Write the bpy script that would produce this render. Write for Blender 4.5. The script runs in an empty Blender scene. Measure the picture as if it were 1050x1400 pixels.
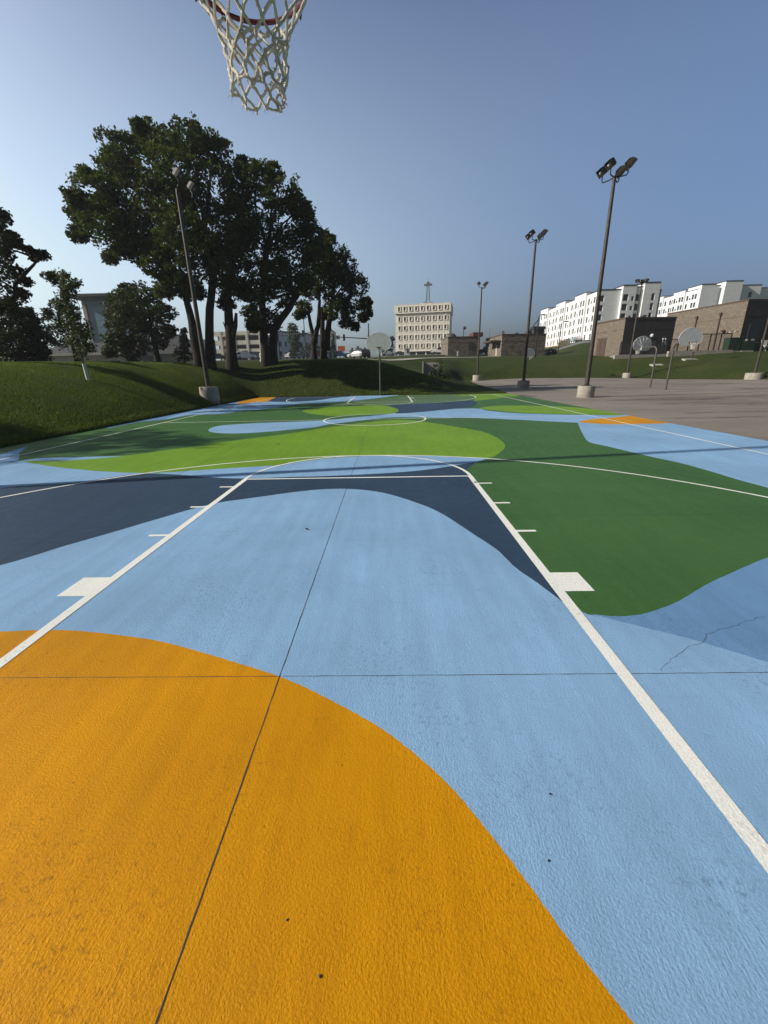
import bpy, bmesh, math, random
import numpy as np
from mathutils import Vector, Matrix
from mathutils.geometry import delaunay_2d_cdt
random.seed(7); RNG = np.random.default_rng(11)
scene = bpy.context.scene
COL = scene.collection
R = math.radians

# ------------------------------------------------------------------ camera
F, PIT, YAW, ROLL, H = 564.4, .3276, .0174, -.019, 1.592
def ray(px, py):
    a = (px-525)/F; b = (py-700)/F
    c, s = math.cos(ROLL), math.sin(ROLL)
    a, b = c*a+s*b, -s*a+c*b
    cp, sp = math.cos(PIT), math.sin(PIT)
    d = (a, cp-b*sp, -sp-b*cp)
    c, s = math.cos(YAW), math.sin(YAW)
    return Vector((c*d[0]-s*d[1], s*d[0]+c*d[1], d[2]))
def gp(px, py, z=0.0):                    # survey point on level ground
    r = ray(px, py); t = (z-H)/r.z; return (r.x*t, r.y*t)
def at(px, py, Y):                        # survey point at a known distance
    r = ray(px, py); t = Y/r.y; return Vector((r.x*t, Y, H+r.z*t))
cam = bpy.data.cameras.new('camera'); camo = bpy.data.objects.new('camera', cam); COL.objects.link(camo)
cam.sensor_fit = 'HORIZONTAL'; cam.sensor_width = 36; cam.lens = 36*F/1050; cam.clip_end = 5000; cam.clip_start = .05
fw = ray(525, 700).normalized(); rt = (ray(526, 700)-ray(525, 700)).normalized(); up = rt.cross(fw)
m4 = Matrix((rt, up, -fw)).transposed().to_4x4(); m4.translation = (0, 0, H); camo.matrix_world = m4
scene.camera = camo

# ------------------------------------------------------------------ light
EL = R(29.5); AZ = Vector((-.986, -.167, 0)).normalized()      # towards the sun
sd = Vector((AZ.x*math.cos(EL), AZ.y*math.cos(EL), math.sin(EL)))
sl = bpy.data.lights.new('sun', 'SUN'); sl.energy = 4.4; sl.angle = R(.55); sl.color = (1, .93, .82)
so = bpy.data.objects.new('sun', sl); COL.objects.link(so)
so.rotation_euler = sd.to_track_quat('Z', 'Y').to_euler(); so.location = (-30, -10, 40)
w = bpy.data.worlds.new('World'); scene.world = w; w.use_nodes = True
nt = w.node_tree; bg = nt.nodes['Background']; sky = nt.nodes.new('ShaderNodeTexSky')
sky.sky_type = 'NISHITA'; sky.sun_disc = False; sky.sun_elevation = EL
sky.sun_rotation = math.atan2(AZ.x, AZ.y)
sky.air_density = .7; sky.dust_density = 10; sky.ozone_density = 3; sky.altitude = 300
# smoky morning air: a pale bloom low in the sky, strongest on the sun's side
tc = nt.nodes.new('ShaderNodeTexCoord'); dv = nt.nodes.new('ShaderNodeVectorMath'); dv.operation = 'DOT_PRODUCT'; dv.inputs[1].default_value = sd
sx = nt.nodes.new('ShaderNodeSeparateXYZ'); nt.links.new(tc.outputs['Generated'], dv.inputs[0]); nt.links.new(tc.outputs['Generated'], sx.inputs[0])
g1 = nt.nodes.new('ShaderNodeMapRange'); g1.interpolation_type = 'SMOOTHSTEP'; g1.inputs[1].default_value = -.55; g1.inputs[2].default_value = .5; nt.links.new(dv.outputs['Value'], g1.inputs[0])
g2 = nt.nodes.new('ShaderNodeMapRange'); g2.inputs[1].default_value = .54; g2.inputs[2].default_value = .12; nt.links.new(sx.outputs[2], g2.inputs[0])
gm = nt.nodes.new('ShaderNodeMath'); gm.operation = 'MULTIPLY'; nt.links.new(g1.outputs[0], gm.inputs[0]); nt.links.new(g2.outputs[0], gm.inputs[1])
gc = nt.nodes.new('ShaderNodeMix'); gc.data_type = 'RGBA'; gc.blend_type = 'ADD'; nt.links.new(gm.outputs[0], gc.inputs[0]); tn = nt.nodes.new('ShaderNodeMix'); tn.data_type = 'RGBA'; tn.blend_type = 'MULTIPLY'; tn.inputs[0].default_value = 1; nt.links.new(sky.outputs[0], tn.inputs[6]); tn.inputs[7].default_value = (.97, 1.06, 1.10, 1); nt.links.new(tn.outputs[2], gc.inputs[6]); gc.inputs[7].default_value = (2.05, 2.55, 2.6, 1)
# sky dimmed overhead and behind to weaken ambient light; sun aureole capped
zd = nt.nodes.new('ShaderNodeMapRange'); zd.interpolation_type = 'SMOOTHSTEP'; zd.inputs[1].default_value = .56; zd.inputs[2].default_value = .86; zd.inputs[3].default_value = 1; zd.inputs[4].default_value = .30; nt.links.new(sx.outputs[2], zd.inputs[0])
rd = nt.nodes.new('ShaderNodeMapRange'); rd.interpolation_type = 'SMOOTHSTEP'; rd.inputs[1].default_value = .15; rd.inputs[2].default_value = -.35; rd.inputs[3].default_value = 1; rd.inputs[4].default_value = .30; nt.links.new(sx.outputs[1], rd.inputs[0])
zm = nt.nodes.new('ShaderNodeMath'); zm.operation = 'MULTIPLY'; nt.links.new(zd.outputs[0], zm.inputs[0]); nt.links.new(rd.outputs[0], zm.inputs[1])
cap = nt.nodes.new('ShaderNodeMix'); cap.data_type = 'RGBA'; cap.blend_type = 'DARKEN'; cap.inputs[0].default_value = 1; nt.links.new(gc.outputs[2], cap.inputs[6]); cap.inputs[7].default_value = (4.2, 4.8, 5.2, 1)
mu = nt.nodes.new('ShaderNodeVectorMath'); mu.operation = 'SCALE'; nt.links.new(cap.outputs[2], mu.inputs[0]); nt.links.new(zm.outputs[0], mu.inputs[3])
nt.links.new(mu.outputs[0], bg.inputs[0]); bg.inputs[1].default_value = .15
scene.view_settings.view_transform = 'Standard'; scene.view_settings.look = 'None'
scene.view_settings.exposure = .3; scene.view_settings.gamma = 1

# ------------------------------------------------------------------ helpers
def tag(o, label=None, cat=None, group=None, kind=None):
    if label: o['label'] = label
    if cat: o['category'] = cat
    if group: o['group'] = group
    if kind: o['kind'] = kind
    return o
def empty(name, loc, rz=0.0):
    o = bpy.data.objects.new(name, None); COL.objects.link(o)
    o.location = loc; o.rotation_euler = (0, 0, rz); o.empty_display_size = .3
    return o
def thing(name, loc, label, cat, rz=0.0, group=None):
    return tag(empty(name, loc, rz), label, cat, group)
class MB:
    def __init__(s): s.v = []; s.f = []; s.m = []
    def add(s, vs, fs, mi=0):
        b = len(s.v); s.v += [tuple(v) for v in vs]; s.f += [tuple(i+b for i in f) for f in fs]; s.m += [mi]*len(fs); return s
    def quad(s, a, b, c, d, mi=0): return s.add([a, b, c, d], [(0, 1, 2, 3)], mi)
    def box(s, c, d, rz=0.0, mi=0, top=1.0, mat=None):
        x, y, z = d[0]/2, d[1]/2, d[2]/2
        vs = [(-x,-y,-z),(x,-y,-z),(x,y,-z),(-x,y,-z),(-x*top,-y*top,z),(x*top,-y*top,z),(x*top,y*top,z),(-x*top,y*top,z)]
        M = Matrix.Rotation(rz, 3, 'Z') if mat is None else mat
        vs = [M @ Vector(v)+Vector(c) for v in vs]
        return s.add(vs, [(3,2,1,0),(4,5,6,7),(0,1,5,4),(1,2,6,5),(2,3,7,6),(3,0,4,7)], mi)
    def span(s, a, b, mi=0):
        return s.box([(a[i]+b[i])/2 for i in range(3)], [abs(b[i]-a[i]) for i in range(3)], 0, mi)
    def tube(s, path, rad, n=8, mi=0, cap=True):
        P = [Vector(p) for p in path]
        if not hasattr(rad, '__len__'): rad = [rad]*len(P)
        vs = []; prev = None
        for i, p in enumerate(P):
            t = (P[min(i+1, len(P)-1)]-P[max(i-1, 0)]).normalized()
            if prev is None:
                a = t.orthogonal().normalized()
            else:
                a = prev-t*prev.dot(t)
                a = a.normalized() if a.length > 1e-6 else t.orthogonal().normalized()
            prev = a; b = t.cross(a)
            for k in range(n):
                an = 2*math.pi*k/n
                vs.append(p+(a*math.cos(an)+b*math.sin(an))*rad[i])
        fs = [(i*n+k, i*n+(k+1) % n, (i+1)*n+(k+1) % n, (i+1)*n+k) for i in range(len(P)-1) for k in range(n)]
        if cap: fs += [tuple(range(n-1, -1, -1)), tuple(range((len(P)-1)*n, len(P)*n))]
        return s.add(vs, fs, mi)
    def lathe(s, prof, c=(0, 0, 0), n=24, mi=0):
        return s.tube([(c[0], c[1], c[2]+z+(i*1e-5)) for i, (r, z) in enumerate(prof)], [max(r, 1e-4) for r, z in prof], n, mi)
    def ball(s, c, r, mi=0, n=8, sc=(1, 1, 1)):
        k = n//2; vs = []; 
        for i in range(k+1):
            th = math.pi*i/k
            for j in range(n):
                ph = 2*math.pi*j/n
                vs.append((c[0]+r*sc[0]*math.sin(th)*math.cos(ph), c[1]+r*sc[1]*math.sin(th)*math.sin(ph), c[2]+r*sc[2]*math.cos(th)))
        return s.add(vs, [(i*n+j, (i+1)*n+j, (i+1)*n+(j+1) % n, i*n+(j+1) % n) for i in range(k) for j in range(n)], mi)
    def extrude(s, prof, axis, a, b, mi=0):
        # prof: list of 2d points; axis 'x': prof in (y,z), 'y': prof in (x,z)
        f = (lambda p, t: (t, p[0], p[1])) if axis == 'x' else ((lambda p, t: (p[0], t, p[1])) if axis == 'y' else (lambda p, t: (p[0], p[1], t)))
        n = len(prof); vs = [f(p, a) for p in prof]+[f(p, b) for p in prof]
        fs = [(i, (i+1) % n, n+(i+1) % n, n+i) for i in range(n)]+[tuple(range(n-1, -1, -1)), tuple(range(n, 2*n))]
        return s.add(vs, fs, mi)
    def build(s, name, mats, parent=None, smooth=False, loc=None):
        me = bpy.data.meshes.new(name); me.from_pydata(s.v, [], s.f)
        if not isinstance(mats, (list, tuple)): mats = [mats]
        for m in mats: me.materials.append(m)
        if any(s.m): me.polygons.foreach_set('material_index', s.m)
        bm = bmesh.new(); bm.from_mesh(me); bmesh.ops.recalc_face_normals(bm, faces=bm.faces); bm.to_mesh(me); bm.free()
        if smooth:
            me.polygons.foreach_set('use_smooth', [True]*len(me.polygons)); me.set_sharp_from_angle(angle=R(40))
        me.update()
        o = bpy.data.objects.new(name, me); COL.objects.link(o)
        if parent: o.parent = parent
        if loc is not None: o.location = loc
        return o
def copy_tree(o, parent=None):
    c = o.copy(); COL.objects.link(c); c.parent = parent
    for k in ('label', 'category'):
        if parent is None and k in c and k == 'label': del c[k]
    for ch in o.children: copy_tree(ch, c)
    return c
def npmesh(name, V, Fq, mats, parent=None, attr=None):
    me = bpy.data.meshes.new(name); nv = len(V); nf, k = Fq.shape
    me.vertices.add(nv); me.vertices.foreach_set('co', V.astype(np.float32).ravel())
    me.loops.add(nf*k); me.loops.foreach_set('vertex_index', Fq.astype(np.int32).ravel())
    me.polygons.add(nf); me.polygons.foreach_set('loop_start', np.arange(0, nf*k, k, dtype=np.int32))
    me.polygons.foreach_set('loop_total', np.full(nf, k, dtype=np.int32))
    if attr is not None:
        a = me.attributes.new('tint', 'FLOAT', 'FACE'); a.data.foreach_set('value', attr.astype(np.float32))
    me.update(calc_edges=True); me.validate()
    for m in (mats if isinstance(mats, list) else [mats]): me.materials.append(m)
    o = bpy.data.objects.new(name, me); COL.objects.link(o)
    if parent: o.parent = parent
    return o

# ------------------------------------------------------------------ materials
def newmat(name):
    m = bpy.data.materials.new(name); m.use_nodes = True; n = m.node_tree; return m, n, n.nodes['Principled BSDF']
def nd(n, t, **kw):
    x = n.nodes.new(t)
    for k, v in kw.items():
        if k in x.inputs.keys(): x.inputs[k].default_value = v
        else: setattr(x, k, v)
    return x
def noise(n, vec, scale, detail=3, rough=.55, dist=0.0):
    x = nd(n, 'ShaderNodeTexNoise', Scale=scale, Detail=detail, Roughness=rough, Distortion=dist)
    if vec is not None: n.links.new(vec, x.inputs['Vector'])
    return x.outputs['Fac']
def ramp(n, fac, a, b, c0=0.0, c1=1.0):
    x = nd(n, 'ShaderNodeMapRange', clamp=True); x.inputs[1].default_value = a; x.inputs[2].default_value = b
    x.inputs[3].default_value = c0; x.inputs[4].default_value = c1
    n.links.new(fac, x.inputs[0]); return x.outputs[0]
def mathn(n, op, a, b):
    x = nd(n, 'ShaderNodeMath', operation=op)
    for i, v in enumerate((a, b)):
        if isinstance(v, (int, float)): x.inputs[i].default_value = v
        else: n.links.new(v, x.inputs[i])
    return x.outputs[0]
def mixc(n, fac, a, b, mode='MIX'):
    x = nd(n, 'ShaderNodeMix', data_type='RGBA', blend_type=mode)
    for i, v in ((0, fac), (6, a), (7, b)):
        if isinstance(v, (int, float)): x.inputs[i].default_value = v
        elif isinstance(v, (tuple, list)): x.inputs[i].default_value = (*v, 1)
        else: n.links.new(v, x.inputs[i])
    return x.outputs[2]
def coords(n, scale=(1, 1, 1), rot=(0, 0, 0)):
    t = nd(n, 'ShaderNodeTexCoord'); mp = nd(n, 'ShaderNodeMapping'); mp.inputs['Scale'].default_value = scale; mp.inputs['Rotation'].default_value = rot
    n.links.new(t.outputs['Object'], mp.inputs['Vector']); return mp.outputs[0]
def bump(n, bs, hgt, strength, dist):
    b = nd(n, 'ShaderNodeBump', Strength=strength, Distance=dist); n.links.new(hgt, b.inputs['Height']); n.links.new(b.outputs[0], bs.inputs['Normal']); return b
def dark(c, k): return tuple(x*k for x in c)
def M(name, c, rough=.7, var=.15, vs=2.0, bscale=0, bstr=.3, bdist=.01, metal=0.0, spec=.3, stain=0.0):
    m, n, b = newmat(name); v = coords(n)
    f = ramp(n, noise(n, v, vs, 5), .3, .7)
    col = mixc(n, f, dark(c, 1-var), dark(c, 1+var))
    if stain:
        f2 = ramp(n, noise(n, coords(n, (1, 1, .25)), vs*2.3, 6, .65), .5, .75, 0, stain); col = mixc(n, f2, col, dark(c, .45))
    n.links.new(col, b.inputs['Base Color'])
    b.inputs['Roughness'].default_value = rough; b.inputs['Metallic'].default_value = metal; b.inputs['Specular IOR Level'].default_value = spec
    if bscale: bump(n, b, noise(n, v, bscale, 4, .6), bstr, bdist)
    return m
def brick_mat(name, c1, c2, mortar, bw=.4, bh=.2, ms=.012, var=.5, bstr=.4):
    m, n, b = newmat(name); t = nd(n, 'ShaderNodeTexCoord'); sp = nd(n, 'ShaderNodeSeparateXYZ'); n.links.new(t.outputs['Object'], sp.inputs[0])
    cb = nd(n, 'ShaderNodeCombineXYZ'); n.links.new(mathn(n, 'ADD', sp.outputs[0], sp.outputs[1]), cb.inputs[0]); n.links.new(sp.outputs[2], cb.inputs[1])
    br = nd(n, 'ShaderNodeTexBrick', Scale=1.0); br.inputs['Color1'].default_value = (*c1, 1); br.inputs['Color2'].default_value = (*c2, 1); br.inputs['Mortar'].default_value = (*mortar, 1)
    br.inputs['Mortar Size'].default_value = ms; br.inputs['Brick Width'].default_value = bw; br.inputs['Row Height'].default_value = bh; br.inputs['Bias'].default_value = 0
    n.links.new(cb.outputs[0], br.inputs['Vector'])
    bm_ = nd(n, 'ShaderNodeMapping'); bm_.inputs['Scale'].default_value = (.55, 3.2, 1); n.links.new(cb.outputs[0], bm_.inputs['Vector'])
    nz = ramp(n, noise(n, bm_.outputs[0], 1.2, 6, .7), .3, .7, 1-var*.55, 1+var*.55)
    st = noise(n, coords(n, (1.2, 1.2, 5)), 1.3, 4)
    nz = mathn(n, 'MULTIPLY', nz, ramp(n, st, .3, .7, 1-var*.4, 1+var*.4))
    hs = nd(n, 'ShaderNodeHueSaturation'); n.links.new(br.outputs['Color'], hs.inputs['Color']); n.links.new(nz, hs.inputs['Value'])
    n.links.new(hs.outputs[0], b.inputs['Base Color']); b.inputs['Roughness'].default_value = .85; b.inputs['Specular IOR Level'].default_value = .2
    bump(n, b, mathn(n, 'ADD', mathn(n, 'MULTIPLY', br.outputs['Fac'], -.6), noise(n, cb.outputs[0], 14, 4)), bstr, .02)
    return m
def paint(name, c, var=.13, dirt=.7, dirtcol=None):
    # rolled paint over broom-finished concrete
    m, n, b = newmat(name); v = coords(n)
    big = ramp(n, noise(n, v, .55, 5, .6), .3, .7, 1-var, 1+var)
    roll = ramp(n, noise(n, coords(n, (6, .5, 1), (0, 0, R(8))), 1.3, 4, .6), .3, .7, 1-var*.55, 1+var*.55)
    fine = ramp(n, noise(n, v, 150, 4, .7), .3, .7, .86, 1.14)
    k = mathn(n, 'MULTIPLY', mathn(n, 'MULTIPLY', big, roll), fine)
    hs = nd(n, 'ShaderNodeHueSaturation'); hs.inputs['Color'].default_value = (*c, 1); n.links.new(k, hs.inputs['Value'])
    col = hs.outputs[0]
    # scuffs: sparse streaks and dirt freckles
    zone = ramp(n, noise(n, v, .9, 4, .65), .44, .66)
    fre = ramp(n, noise(n, v, 34, 6, .75), .52, .66)
    col = mixc(n, mathn(n, 'MULTIPLY', mathn(n, 'MULTIPLY', zone, fre), dirt), col, dirtcol or dark(c, .35))
    scf = ramp(n, noise(n, coords(n, (1, 7, 1), (0, 0, R(35))), 2.2, 5, .7, .4), .60, .74, 0, .35*dirt)
    col = mixc(n, scf, col, dark(c, .6))
    spot = nd(n, 'ShaderNodeTexVoronoi', Scale=7.0); n.links.new(v, spot.inputs['Vector'])
    sp2 = mathn(n, 'MULTIPLY', ramp(n, spot.outputs['Distance'], .02, .045, 1, 0), ramp(n, noise(n, v, 3.1, 2), .5, .56))
    col = mixc(n, mathn(n, 'MULTIPLY', sp2, .7), col, dark(c, .3))
    n.links.new(col, b.inputs['Base Color'])
    b.inputs['Specular IOR Level'].default_value = .13
    n.links.new(ramp(n, noise(n, v, 9, 4), .3, .7, .5, .68), b.inputs['Roughness'])
    warp = nd(n, 'ShaderNodeTexWave', wave_type='BANDS', bands_direction='X'); warp.inputs['Scale'].default_value = 16; warp.inputs['Distortion'].default_value = 14
    warp.inputs['Detail'].default_value = 3; warp.inputs['Detail Scale'].default_value = 1.6; n.links.new(coords(n, (1, .28, 1), (0, 0, R(14))), warp.inputs['Vector'])
    rip = mathn(n, 'MULTIPLY', warp.outputs['Fac'], ramp(n, noise(n, v, 1.1, 3), .45, .75, .0, .22))
    h = mathn(n, 'ADD', mathn(n, 'MULTIPLY', noise(n, v, 92, 4, .68), 1.0), rip)
    h = mathn(n, 'ADD', h, mathn(n, 'MULTIPLY', noise(n, v, 6, 4), 1.2))
    h = mathn(n, 'ADD', h, mathn(n, 'MULTIPLY', noise(n, coords(n, (1, .6, 1), (0, 0, R(10))), 170, 3, .6), .55))
    bump(n, b, h, .68, .005)
    return m
LBc, MBc, NAc, Gc, LIc, ORc, SGc = (.245,.420,.635), (.145,.285,.49), (.033,.061,.105), (.055,.138,.038), (.165,.305,.022), (.60,.26,.0015), (.10,.17,.07)
P_LB = paint('paint_light_blue', LBc); P_MB = paint('paint_mid_blue', MBc); P_NA = paint('paint_navy', NAc); P_G = paint('paint_green', Gc)
P_LI = paint('paint_lime', LIc); P_OR = paint('paint_orange', ORc, .16, .75, (.16,.075,.01)); P_SG = paint('paint_sage', SGc)
P_W = paint('paint_white', (.86,.86,.80), .07, .8, (.35,.36,.33))
m_crack = M('joint_dark', (.055,.055,.058), .95, .3, 20)
m_conc = M('concrete', (.36,.33,.285), .9, .22, 3.5, 26, .5, .02, stain=.5)
m_conc2 = M('pale_concrete', (.36,.345,.31), .9, .15, 2.5, 20, .3, .01, stain=.3)
m_pole = M('weathered_steel', (.065,.054,.045), .55, .3, 6, 30, .2, .004, metal=.35, spec=.4, stain=.4)
m_lamp = M('lamp_housing', (.05,.045,.04), .5, .3, 6, metal=.2)
m_lamp2 = M('lamp_housing_grey', (.075,.073,.07), .5, .3, 6, metal=.2)
m_lens = M('lamp_glass', (.22,.22,.21), .12, .1, 8, spec=.8)
m_galv = M('galvanised_pipe', (.105,.10,.09), .5, .25, 8, metal=.3, spec=.4)
m_board = M('fan_board_white', (.60,.63,.63), .45, .1, 4, spec=.4, stain=.25)
m_boardb = M('fan_board_bluegrey', (.60,.64,.66), .45, .12, 4, spec=.4, stain=.25)
m_rim = M('rim_red', (.13,.014,.016), .45, .3, 40, 60, .3, .002, spec=.5)
m_rimd = M('rim_dark', (.07,.045,.04), .5, .3, 40)
m_black = M('black_metal', (.022,.021,.021), .5, .3, 6)
m_brown = M('brown_metal', (.09,.06,.045), .6, .2, 6)
m_glass = M('dark_glass', (.02,.024,.028), .12, .3, 1, spec=.7)
m_glassb = M('blue_glass', (.13,.24,.33), .35, .25, .6, spec=.5)
m_white = M('white_wrap', (.80,.81,.82), .75, .05, 1.2, 2.0, .15, .03, spec=.2)
m_trimd = M('dark_trim', (.05,.05,.055), .7, .2, 3)
m_cream = M('cream_precast', (.80,.76,.67), .85, .08, .5, 4, .2, .02, stain=.2)
m_tan = M('tan_render', (.40,.30,.20), .85, .12, 1)
m_tanw = M('beige_wall', (.46,.40,.33), .85, .12, .7)
m_roofg = M('grey_roof', (.055,.055,.06), .8, .15, 1.5)
m_steelg = M('lattice_steel', (.13,.14,.15), .6, .2, 3, metal=.3)
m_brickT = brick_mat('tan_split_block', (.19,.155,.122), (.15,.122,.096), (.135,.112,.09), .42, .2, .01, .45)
m_brickD = brick_mat('dark_split_block', (.062,.056,.052), (.048,.044,.042), (.04,.037,.035), .42, .2, .01, .4)  # darker version of the tan block, used on front and right walls
m_stone = brick_mat('ledge_stone', (.25,.21,.17), (.12,.10,.085), (.12,.105,.09), .55, .17, .02, 1.1, .8)
m_white = brick_mat('white_wrap_panels', (.80,.81,.82), (.76,.77,.79), (.62,.63,.65), 2.7, 1.35, .02, .10, .1)
m_green = M('utility_green', (.020,.036,.022), .5, .2, 3)
m_orange = M('orange_sign', (.62,.12,.02), .5, .1, 2)
m_rubber = M('rubber', (.02,.02,.02), .85, .2, 5)
m_red = M('signal_red', (.45,.03,.02), .4, .2, 3)
m_redb = M('brick_red', (.12,.042,.034), .8, .2, 3)
m_tail = M('tail_lamp', (.4,.02,.02), .3, .1, 4)
m_head = M('head_lamp', (.7,.7,.68), .15, .1, 4, spec=.7)
m_bark = M('bark', (.030,.024,.019), .95, .4, 5, 14, .9, .05)
m_bark2 = M('young_bark', (.10,.08,.06), .9, .3, 8)
m_guard = M('white_tree_guard', (.62,.62,.58), .7, .1, 6)
m_pebble = M('pebble', (.16,.12,.08), .9, .3, 60, 120, .6, .004)
m_dryleaf = M('dry_leaf', (.075,.045,.02), .9, .3, 80)
def car_paint(name, c): return M(name, c, .25, .05, 2, spec=.6)
def leafmat(name, c1, c2, tr=.25):
    m, n, b = newmat(name)
    a = nd(n, 'ShaderNodeAttribute', attribute_name='tint'); v = coords(n)
    f = mathn(n, 'ADD', mathn(n, 'MULTIPLY', a.outputs['Fac'], .6), mathn(n, 'MULTIPLY', ramp(n, noise(n, v, .7, 3), .3, .7), .4))
    col = mixc(n, f, c1, c2); n.links.new(col, b.inputs['Base Color'])
    b.inputs['Roughness'].default_value = .55; b.inputs['Specular IOR Level'].default_value = .25
    t = nd(n, 'ShaderNodeBsdfTranslucent'); n.links.new(mixc(n, 1.0, col, (1.3, 1.4, .5), 'MULTIPLY'), t.inputs[0])
    ms = nd(n, 'ShaderNodeMixShader', Fac=tr); n.links.new(b.outputs[0], ms.inputs[1]); n.links.new(t.outputs[0], ms.inputs[2])
    n.links.new(ms.outputs[0], n.nodes['Material Output'].inputs[0]); return m
L_BIG = leafmat('leaf_cottonwood', (.022,.033,.008), (.085,.110,.024), .35)
L_DARK = leafmat('leaf_dark', (.018,.026,.010), (.044,.058,.019), .2)
L_MID = leafmat('leaf_mid', (.026,.038,.013), (.058,.075,.024), .3)
L_SAP = leafmat('leaf_sapling', (.035,.052,.016), (.085,.105,.03))
L_BLUE = leafmat('leaf_needles', (.022,.034,.022), (.045,.06,.035), .1)
L_GRASS = leafmat('grass_blade', (.066,.094,.018), (.130,.168,.038), .42)
def grassmat():
    m, n, b = newmat('lawn'); v = coords(n)
    a = ramp(n, noise(n, v, .25, 5, .6), .3, .7); c = ramp(n, noise(n, v, 2.2, 7, .78), .40, .60); d = ramp(n, noise(n, coords(n, (1, 1, .3)), 22, 4, .7), .25, .75)
    col = mixc(n, a, (.058,.082,.016), (.088,.112,.025))
    col = mixc(n, mathn(n, 'MULTIPLY', c, .75), col, (.036,.054,.012)); col = mixc(n, mathn(n, 'MULTIPLY', d, .55), col, (.030,.044,.010))
    yel = ramp(n, noise(n, v, .16, 5, .65), .50, .70, 0, .45); col = mixc(n, yel, col, (.12,.11,.032))
    n.links.new(col, b.inputs['Base Color']); b.inputs['Roughness'].default_value = .9; b.inputs['Specular IOR Level'].default_value = .1
    bump(n, b, mathn(n, 'ADD', noise(n, v, 16, 5, .75), mathn(n, 'MULTIPLY', noise(n, v, 1.3, 6, .7), 1.6)), 1.0, .22); return m
m_lawn = grassmat()
def asphaltmat():
    m, n, b = newmat('old_asphalt'); v = coords(n)
    a = ramp(n, noise(n, v, .16, 5, .6), .3, .7); g = ramp(n, noise(n, v, 60, 3, .7), .3, .7, .85, 1.15)
    col = mixc(n, a, (.178,.158,.132), (.29,.258,.219))
    st = ramp(n, noise(n, coords(n, (.25, 1.3, 1)), .9, 6, .65), .48, .66, 0, .55); col = mixc(n, st, col, (.15,.135,.12))
    hs = nd(n, 'ShaderNodeHueSaturation'); n.links.new(col, hs.inputs['Color']); n.links.new(g, hs.inputs['Value'])
    n.links.new(hs.outputs[0], b.inputs['Base Color']); b.inputs['Roughness'].default_value = .9; b.inputs['Specular IOR Level'].default_value = .2
    bump(n, b, noise(n, v, 45, 4, .7), .5, .01); return m
m_asph = asphaltmat()
m_road = M('street_asphalt', (.17,.165,.16), .9, .12, .3, 20, .2, .01)
# ------------------------------------------------------------------ court paint
CX, BY, FT = -.5265, .634, .3048               # lane axis, near baseline
COURT = [(-9.5, -14), (8.3, -14), (8.3, 30.1), (-9.5, 30.7)]
def spline(pts, closed=True, sub=6):
    # Catmull-Rom on the ground; a doubled point makes a corner
    n = len(pts); out = []
    for i in range(n if closed else n-1):
        p0, p1, p2, p3 = (Vector(pts[(i+k) % n] if closed else pts[min(max(i+k, 0), n-1)]) for k in (-1, 0, 1, 2))
        if (p2-p1).length < 1e-6: continue
        for j in range(sub):
            t = j/sub
            a = (p0+p2*-1)*-.5; b = (p1+p3*-1)*-.5
            if (p1-p0).length < 1e-6: a = (p2-p1)
            if (p3-p2).length < 1e-6: b = (p2-p1)
            L = (p2-p1).length
            for q in (a, b):
                if q.length > 1.4*L: q *= 1.4*L/q.length
            q = p1*(2*t**3-3*t**2+1)+a*(t**3-2*t**2+t)+p2*(-2*t**3+3*t**2)+b*(t**3-t**2)
            out.append((q.x, q.y))
    if not closed: out.append(tuple(pts[-1]))
    return out
def S(*p): return p+p if False else p
def C_(p): return [p, p]
def px(l):
    out = []
    for p in l:
        q = gp(p[0], p[1]); out.append(q)
        if len(p) > 2: out.append(q)
    return out
c = 1
blobs = []
def blob(mat, l, sub=6, ground=False): blobs.append((mat, spline(l if ground else px(l), True, sub)))
# (pixels are survey readings of the painted outlines on level ground)
blob(P_LB, [(-400,660,c),(0,633,c),(28,630),(60,626),(200,622),(400,610),(525,610),(600,612),(660,620),(668,626.5),(650,633,c),(660,655),(700,720),(760,800),(803,840,c),(840,843),(875,840.5),(900,833.5),(930,821),(965,800),(1010,779),(1050,762),(1150,728,c)]+[(1500,900,c),(3000,2600,c),(525,2600,c),(-2400,2600,c),(-900,900,c)])
blob(P_MB, [(803,838,c),(840,842.5),(875,840),(900,833),(930,820.5),(965,799.5),(1010,778.5),(1050,761.5),(1150,728,c),(1500,850,c),(1400,985,c),(1200,943),(1050,905),(950,875),(870,855)])
blob(P_NA, [(-300,700,c),(0,667),(100,660),(187,648),(235,648.5),(300,653.2),(345,654),(400,652),(440,651),(525,647),(575,643),(612,638),(650,631.5,c),(641,645),(650,652),(705,722),(768,800),(783,818,c),(768,822,c),(735,797),(705,776),(680,752),(650,732),(600,700),(560,684),(520,673),(480,668.5),(440,669),(400,673),(350,680),(300,687),(262,696),(170,723),(90,746),(0,773),(-300,850,c)])
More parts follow.
